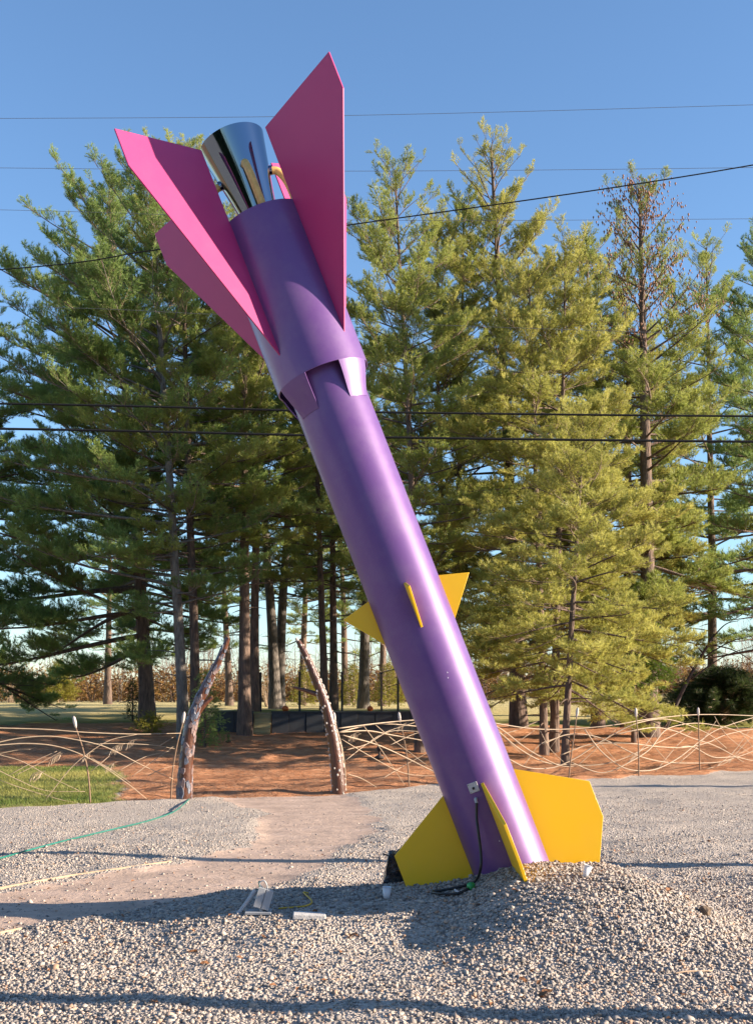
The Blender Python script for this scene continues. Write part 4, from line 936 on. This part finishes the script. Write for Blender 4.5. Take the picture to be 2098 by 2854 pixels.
#        name/label                                             px    D   top  trunk lean_px cb  Lmax nb  mat              bark     extras
PINES = [
 ('broad dark green pine at the far left, wide crown over the lawn',      412, 46, 560, 46, -110, .15, 6.2, 125, 'needles_green', 'bark', dict(bias=(math.pi, .35), up=1.05, droop=.3, low=.35)),
 ('green pine cut off by the left edge of the picture',                      -150, 45, 800, 36, 30, .10, 5.0, 100, 'needles_green', 'bark', dict(low=.7)),
 ('left pine with crooked grey trunk rising behind the barked gate post', 512, 39, 470, 34, -100, .22, 4.8, 100, 'needles_green', 'bark_grey', dict(bias=(math.pi, .25), up=1.1)),
 ('tall straight pine behind the left tail fin, beside the crooked one',  545, 40, 420, 30, -40, .30, 3.8, 95, 'needles_mid', 'bark', dict(up=1.1)),
 ('straight bare-trunked pine, left one of the pair at the wooden steps', 682, 41.0, 760, 40, -8, .42, 3.2, 78, 'needles_mid', 'bark', dict()),
 ('straight bare-trunked pine, right one of the pair at the wooden steps', 707, 43.0, 720, 30, 6, .40, 3.3, 78, 'needles_green', 'bark', dict()),
 ('dark forked pine stem leaning left behind the pumpkin',                768, 52, 960, 36, -70, .30, 3.2, 62, 'needles_dark', 'bark_grey', dict()),
 ('dark forked pine stem leaning right behind the pumpkin',               776, 52.6, 920, 34, 60, .30, 3.2, 62, 'needles_mid', 'bark_grey', dict()),
 ('slender pine behind the studded gate post, left of two',               903, 45, 860, 24, -40, .30, 2.8, 70, 'needles_mid', 'bark', dict()),
 ('slender pine behind the studded gate post, right of two',              930, 47, 900, 26, -10, .28, 2.8, 70, 'needles_green', 'bark', dict()),
 ('thick pine behind the wall, between the gate post and the rocket',     1012, 53, 960, 34, 30, .24, 3.0, 70, 'needles_mid', 'bark_grey', dict()),
 ('tall pine rising directly behind the rocket, sparse pointed top',      1170, 37, 468, 28, -60, .30, 3.0, 92, 'needles_mid', 'bark', dict(open_top=.18, up=1.15, taper=.38)),
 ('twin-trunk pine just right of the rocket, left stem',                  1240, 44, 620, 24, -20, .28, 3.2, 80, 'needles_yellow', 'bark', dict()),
 ('twin-trunk pine just right of the rocket, right stem',                 1268, 45, 560, 24, 25, .26, 3.4, 84, 'needles_mid', 'bark', dict()),
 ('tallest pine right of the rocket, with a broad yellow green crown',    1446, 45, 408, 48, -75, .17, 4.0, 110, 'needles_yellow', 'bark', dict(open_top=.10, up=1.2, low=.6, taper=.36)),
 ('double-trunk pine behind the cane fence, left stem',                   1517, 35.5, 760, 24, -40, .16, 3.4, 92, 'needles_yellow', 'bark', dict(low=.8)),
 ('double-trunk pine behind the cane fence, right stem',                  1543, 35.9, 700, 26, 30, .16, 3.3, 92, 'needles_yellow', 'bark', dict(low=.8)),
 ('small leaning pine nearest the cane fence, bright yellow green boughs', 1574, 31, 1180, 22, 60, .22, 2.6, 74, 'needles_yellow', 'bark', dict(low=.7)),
 ('pine with a dark trunk seen past the leaning pine',                    1666, 43, 690, 36, -30, .19, 3.6, 96, 'needles_mid', 'bark', dict(low=.6)),
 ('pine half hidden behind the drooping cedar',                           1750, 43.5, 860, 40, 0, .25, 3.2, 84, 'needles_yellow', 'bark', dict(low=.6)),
 ('thick-trunked right pine with a sparse top full of brown cones',       1808, 40, 522, 56, -20, .23, 3.4, 96, 'needles_mid', 'bark', dict(open_top=.42, up=1.3, low=.4, taper=.36)),
 ('pine far right with a rounded olive crown',                            1985, 50, 690, 30, -20, .21, 4.0, 96, 'needles_mid', 'bark', dict(open_top=.15, low=.4)),
 ('dark pine cut off by the right edge of the picture',                   2185, 44, 690, 36, -60, .16, 4.2, 96, 'needles_green', 'bark', dict(low=.4)),
]
for i, (lab, px, D, top, tw, lean, cb, Lm, nb, m_, bk, ex) in enumerate(PINES):
    d = gen_pine(100 + i, Ht(px, D, top), wpx(tw, D) * .9, cb, Lm, nb, lean=(dxm(lean, D), 0), **ex)
    place_tree('pine_tree', lab, 'pine tree', px, D, d, m_, bk)

# farther pines filling the gaps between the trunks
for k, (px, D, top, lean, lab) in enumerate(((640, 64, 1240, -40, 'far pine between the left trunks and the paired pines'), (842, 68, 1200, 30, 'far dark pine between the forked pine and the slender ones'), (965, 66, 1180, -30, 'far pine seen just left of the rocket middle'), (1065, 62, 1260, 20, 'far thin pine close to the left side fin of the rocket'), (300, 72, 1330, 10, 'far pine glimpsed under the broad left crown'))):
    d = gen_pine(300 + k, Ht(px, D, top), wpx(20, D), .22, 2.6, 60, lean=(dxm(lean, D), 0))
    place_tree('pine_tree', lab, 'pine tree', px, D, d, 'needles_mid' if k % 2 else 'needles_green', 'bark', 'far pines beyond the garden wall')

# cedars and small evergreens: short sprays on a cone of fine twigs
def gen_cedar(seed, H, Wd, r0, cb, nb, nn=12, droop=.5, ln=(.05, .11)):
    r = np.random.default_rng(seed); limbs = []; O = []; Dv = []; tints = []
    tt = np.linspace(0, 1, 6); TP = np.stack([r.normal(0, .02 * H, 6) * tt, r.normal(0, .02 * H, 6) * tt, H * tt], 1); TP[0, 2] = -.2; TR = r0 * (1 - .95 * tt) + .005
    for i in range(nb):
        u = (i + r.random()) / nb; z = H * (cb + (1 - cb) * u); az = 2.4 * i + r.normal(0, .4); L_ = Wd * ((1 - u) ** .75 * 1.0 + .06) * min(1, (u + .15) / .3) * r.uniform(.6, 1.15)
        s_ = np.linspace(0, 1, 6)[:, None]; P = np.array([0, 0, z]) + np.array([math.cos(az), math.sin(az), .35]) * L_ * s_ + np.array([0, 0, -droop * L_]) * s_ ** 2.0
        limbs.append((P, np.linspace(.02, .004, 6) * max(.4, Wd / 1.5))); n = max(5, int(L_ * 22)); f = r.uniform(.25, 1, n)
        pts = np.stack([np.interp(f, s_[:, 0], P[:, q]) for q in range(3)], 1) + r.normal(0, .07 * min(1, Wd), (n, 3)); O.append(pts)
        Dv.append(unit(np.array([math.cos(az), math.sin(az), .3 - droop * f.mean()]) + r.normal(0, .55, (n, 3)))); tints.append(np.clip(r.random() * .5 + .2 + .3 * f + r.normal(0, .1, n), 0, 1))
    O = np.concatenate(O); Dv = np.concatenate(Dv); tints = np.concatenate(tints); V = needle_sprays(O, Dv, r, nn, ln, .007, (.1, .9), .10)
    tv, tq = tubes_np([(TP, TR)], 7); lv, lq = tubes_np(limbs, 3)
    return dict(tv=np.concatenate([tv, lv]), tq=np.concatenate([tq, lq + len(tv)]), nv=V, tint=np.repeat(tints, nn * 3), cones=None)
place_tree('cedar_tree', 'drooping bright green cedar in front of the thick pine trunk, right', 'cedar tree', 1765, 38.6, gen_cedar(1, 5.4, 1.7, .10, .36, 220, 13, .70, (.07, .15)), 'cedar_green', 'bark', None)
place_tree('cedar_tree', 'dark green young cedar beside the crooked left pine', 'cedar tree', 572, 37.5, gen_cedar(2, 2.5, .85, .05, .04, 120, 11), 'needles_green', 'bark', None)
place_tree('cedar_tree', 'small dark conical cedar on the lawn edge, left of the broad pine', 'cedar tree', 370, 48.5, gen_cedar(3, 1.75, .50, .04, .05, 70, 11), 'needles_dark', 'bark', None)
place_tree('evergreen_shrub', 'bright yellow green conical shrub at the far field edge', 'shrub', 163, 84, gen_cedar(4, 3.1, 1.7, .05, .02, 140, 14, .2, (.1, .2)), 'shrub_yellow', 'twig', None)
place_tree('evergreen_shrub', 'small pale green shrub at the foot of the broad left pine', 'shrub', 415, 41.5, gen_cedar(5, .75, .75, .02, .05, 60, 11, .1), 'shrub_yellow', 'twig', None)
cs = gen_cedar(6, 2.2, 1.1, .04, .04, 90, 11, .3, (.07, .15))
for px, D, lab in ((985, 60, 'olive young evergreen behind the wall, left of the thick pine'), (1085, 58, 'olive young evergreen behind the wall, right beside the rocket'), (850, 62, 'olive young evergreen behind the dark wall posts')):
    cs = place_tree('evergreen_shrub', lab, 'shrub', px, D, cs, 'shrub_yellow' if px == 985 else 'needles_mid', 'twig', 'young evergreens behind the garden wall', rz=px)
# dark dense bush under the right pines
place_tree('evergreen_shrub', 'large dark shaded bush at the right edge, under the pines', 'shrub', 2010, 47, gen_cedar(7, 2.3, 3.0, .06, .0, 260, 12, .2, (.12, .24)), 'needles_dark', 'twig', None)

# bare twiggy shrub
def gen_bare(seed, H, Wd, n, br=3):
    r = np.random.default_rng(seed); segs = []
    for i in range(n):
        az = r.uniform(0, 6.28); d = np.array([math.cos(az) * Wd / H * r.random(), math.sin(az) * Wd / H * r.random(), 1]); h = H * r.uniform(.6, 1.05)
        s_ = np.linspace(0, 1, 5)[:, None]; P = np.array([r.normal(0, .1), r.normal(0, .1), -.1]) + d * h * s_ + np.cumsum(r.normal(0, .03 * H / 5, (5, 3)), 0) * s_; segs.append((P, np.linspace(.022, .004, 5) * H / 3))
        for q in range(br):
            a = P[r.integers(1, 4)]; e = a + np.array([r.normal(0, .3), r.normal(0, .3), r.uniform(.3, .9)]) * H * .3; segs.append((np.array([a, (a + e) / 2 + r.normal(0, .04, 3), e]), np.array([.011, .008, .003]) * H / 3))
    return tubes_np(segs, 4)
def place_bare(name, lab, px, D, seed, H, Wd, n, br, m_, group=None):
    v, q = gen_bare(seed, H, Wd, n, br); x = (px - CXP) / FPX * D; o = empty(name, (x, D, Z(x, D))); tag(o, lab, 'shrub' if 'shrub' in name else 'tree', group); link('branches', npmesh('branches', v, q, m_, smooth=True), o)
place_bare('bare_shrub', 'leafless vase-shaped tan shrub at the far left field edge', 30, 82, 1, 2.6, 1.5, 26, 3, 'twig')
place_bare('bare_sapling', 'pale bare sapling standing in the brush behind the small dark cedar', 330, 86, 2, 4.6, .6, 2, 6, 'twig', 'bare saplings in the brush')
place_bare('bare_sapling', 'bare grey sapling behind the wall, right of the forked pine', 985, 66, 3, 4.2, 1.0, 3, 6, 'bark_grey', 'bare saplings in the brush')
place_bare('bare_shrub', 'bare branching shrub behind the wall, left of the forked pine', 748, 58, 5, 2.6, 1.6, 12, 4, 'twig')
# leaning dead limb under the right pines
def leaning():
    D = 43.0; a = wp(1848, 1975, D); b_ = wp(1990, 1768, D); x = a.x; o = empty('leaning_dead_tree', (a.x, D, Z(a.x, D))); tag(o, 'dark dead tree leaning right out of the thick pine, with bare limbs', 'tree')
    a.z = Z(a.x, D) - .1
    m = MB(); m.tube(catmull([a, a.lerp(b_, .5) + Vector((-.05, 0, .1)), b_], 5), lerp_list([.085, .045], 11), 8)
    for f, e in ((.55, (2098, 1800)), (.62, (1880, 1830)), (.75, (2110, 1770)), (.9, (2120, 1860)), (.97, (2060, 1730)), (.8, (1900, 1790))):
        p = a.lerp(b_, f); q = wp(*e, D + random.uniform(-.8, .8)); m.tube(catmull([p, p.lerp(q, .5) + Vector((0, 0, .18)), q], 5), lerp_list([.035, .010], 11), 5)
    m.build('limbs', 'deadwood', o, world=True, smooth=True)
leaning()

# brush along the field edge: reads as one mass
def thicket():
    r = np.random.default_rng(12); segs = []; O = []; Dv = []; t_ = []
    for i in range(380):
        D = r.uniform(86, 125); px = r.uniform(-350, 2500); x = (px - CXP) / FPX * D; z = float(tz(np.array([x]), np.array([D]))[0]); tall = r.random() < .34; H = r.uniform(1.2, 3.4) if not tall else r.uniform(4.5, 8.5)
        for k in range(4 if not tall else 2):
            b0 = np.array([x + r.normal(0, .8), D + r.normal(0, .8), z - .1]); e = b0 + np.array([r.normal(0, .7), r.normal(0, .7), H * r.uniform(.7, 1.15)]); P = np.array([b0, (b0 + e) / 2 + r.normal(0, .15, 3), e]); segs.append((P, np.array([.035, .022, .006]) * (1.6 if tall else 1)))
            for q in range(5 if not tall else 16):
                a = P[1] + (e - P[1]) * r.random() - (np.array([0, 0, H * .2]) if tall else 0); L_ = .45 if not tall else .9; e2 = a + r.normal(0, L_, 3) + np.array([0, 0, L_]); segs.append((np.array([a, e2]), np.array([.014, .004])))
                if tall: segs.append((np.array([(a + e2) / 2, e2 + r.normal(0, .4, 3)]), np.array([.008, .003])))
        m_ = 130 if not tall else 40; c = np.array([x, D, z]) + np.stack([r.normal(0, 1.3, m_), r.normal(0, 1.1, m_), r.random(m_) ** .9 * min(H, 3.2) * .9], 1); O.append(c); Dv.append(unit(r.normal(0, 1, (m_, 3)) + np.array([0, 0, .4]))); t_.append(np.clip(r.random() * .8 + r.normal(0, .2, m_), 0, 1))
    V = needle_sprays(np.concatenate(O), np.concatenate(Dv), r, 6, (.12, .28), .05, (.2, 1.4), .3)
    o = link('brush_thicket', npmesh('brush_thicket', V, np.arange(len(V)).reshape(-1, 3), 'brush_leaf', np.repeat(np.concatenate(t_), 18))); tag(o, 'brown and yellow autumn brush along the far field edge', 'brush', kind='stuff')
    v, q = tubes_np(segs, 3); o = link('brush_stems', npmesh('brush_stems', v, q, 'bark')); tag(o, 'bare tan stems standing in the far brush', 'brush', kind='stuff')
thicket()

# woods on the other side of the road, behind the camera: the nozzle mirrors them
def woods():
    r = np.random.default_rng(21); V = []; F = []
    n = 90
    X = np.linspace(-90, 60, n); m_ = 14
    P = np.zeros((n, m_, 3))
    for j in range(m_):
        t = j / (m_ - 1); P[:, j, 0] = X; P[:, j, 2] = t * (9 + 3 * fbm(X * .25, X * 0 + 2, 4)); P[:, j, 1] = -34 - 2.5 * math.sin(math.pi * t * .5) * 2 + 2.2 * fbm(X * .7, X * 0 + j * .9, 4)
    i, j = np.meshgrid(np.arange(n - 1), np.arange(m_ - 1), indexing='ij'); a = (i * m_ + j).ravel()
    Q = np.stack([a, a + m_, a + m_ + 1, a + 1], 1); V = P.reshape(-1, 3)
    O = V[r.integers(0, len(V), 7000)] + r.normal(0, .9, (7000, 3)); W_ = needle_sprays(O, unit(r.normal(0, 1, (7000, 3)) + np.array([0, .8, .2])), r, 4, (.5, 1.0), .18, (.2, 1.3), .4)
    V2 = np.concatenate([V, W_]); nv = len(V); tri = np.concatenate([Q[:, [0, 1, 2]], Q[:, [0, 2, 3]], np.arange(len(W_)).reshape(-1, 3) + nv])
    o = link('roadside_woods', npmesh('roadside_woods', V2, tri, 'needles_dark', np.concatenate([np.full(nv, .2), np.repeat(r.random(7000), 12)]))); tag(o, 'dark woods across the road, mirrored in the nozzle', 'woods', kind='stuff')
woods()
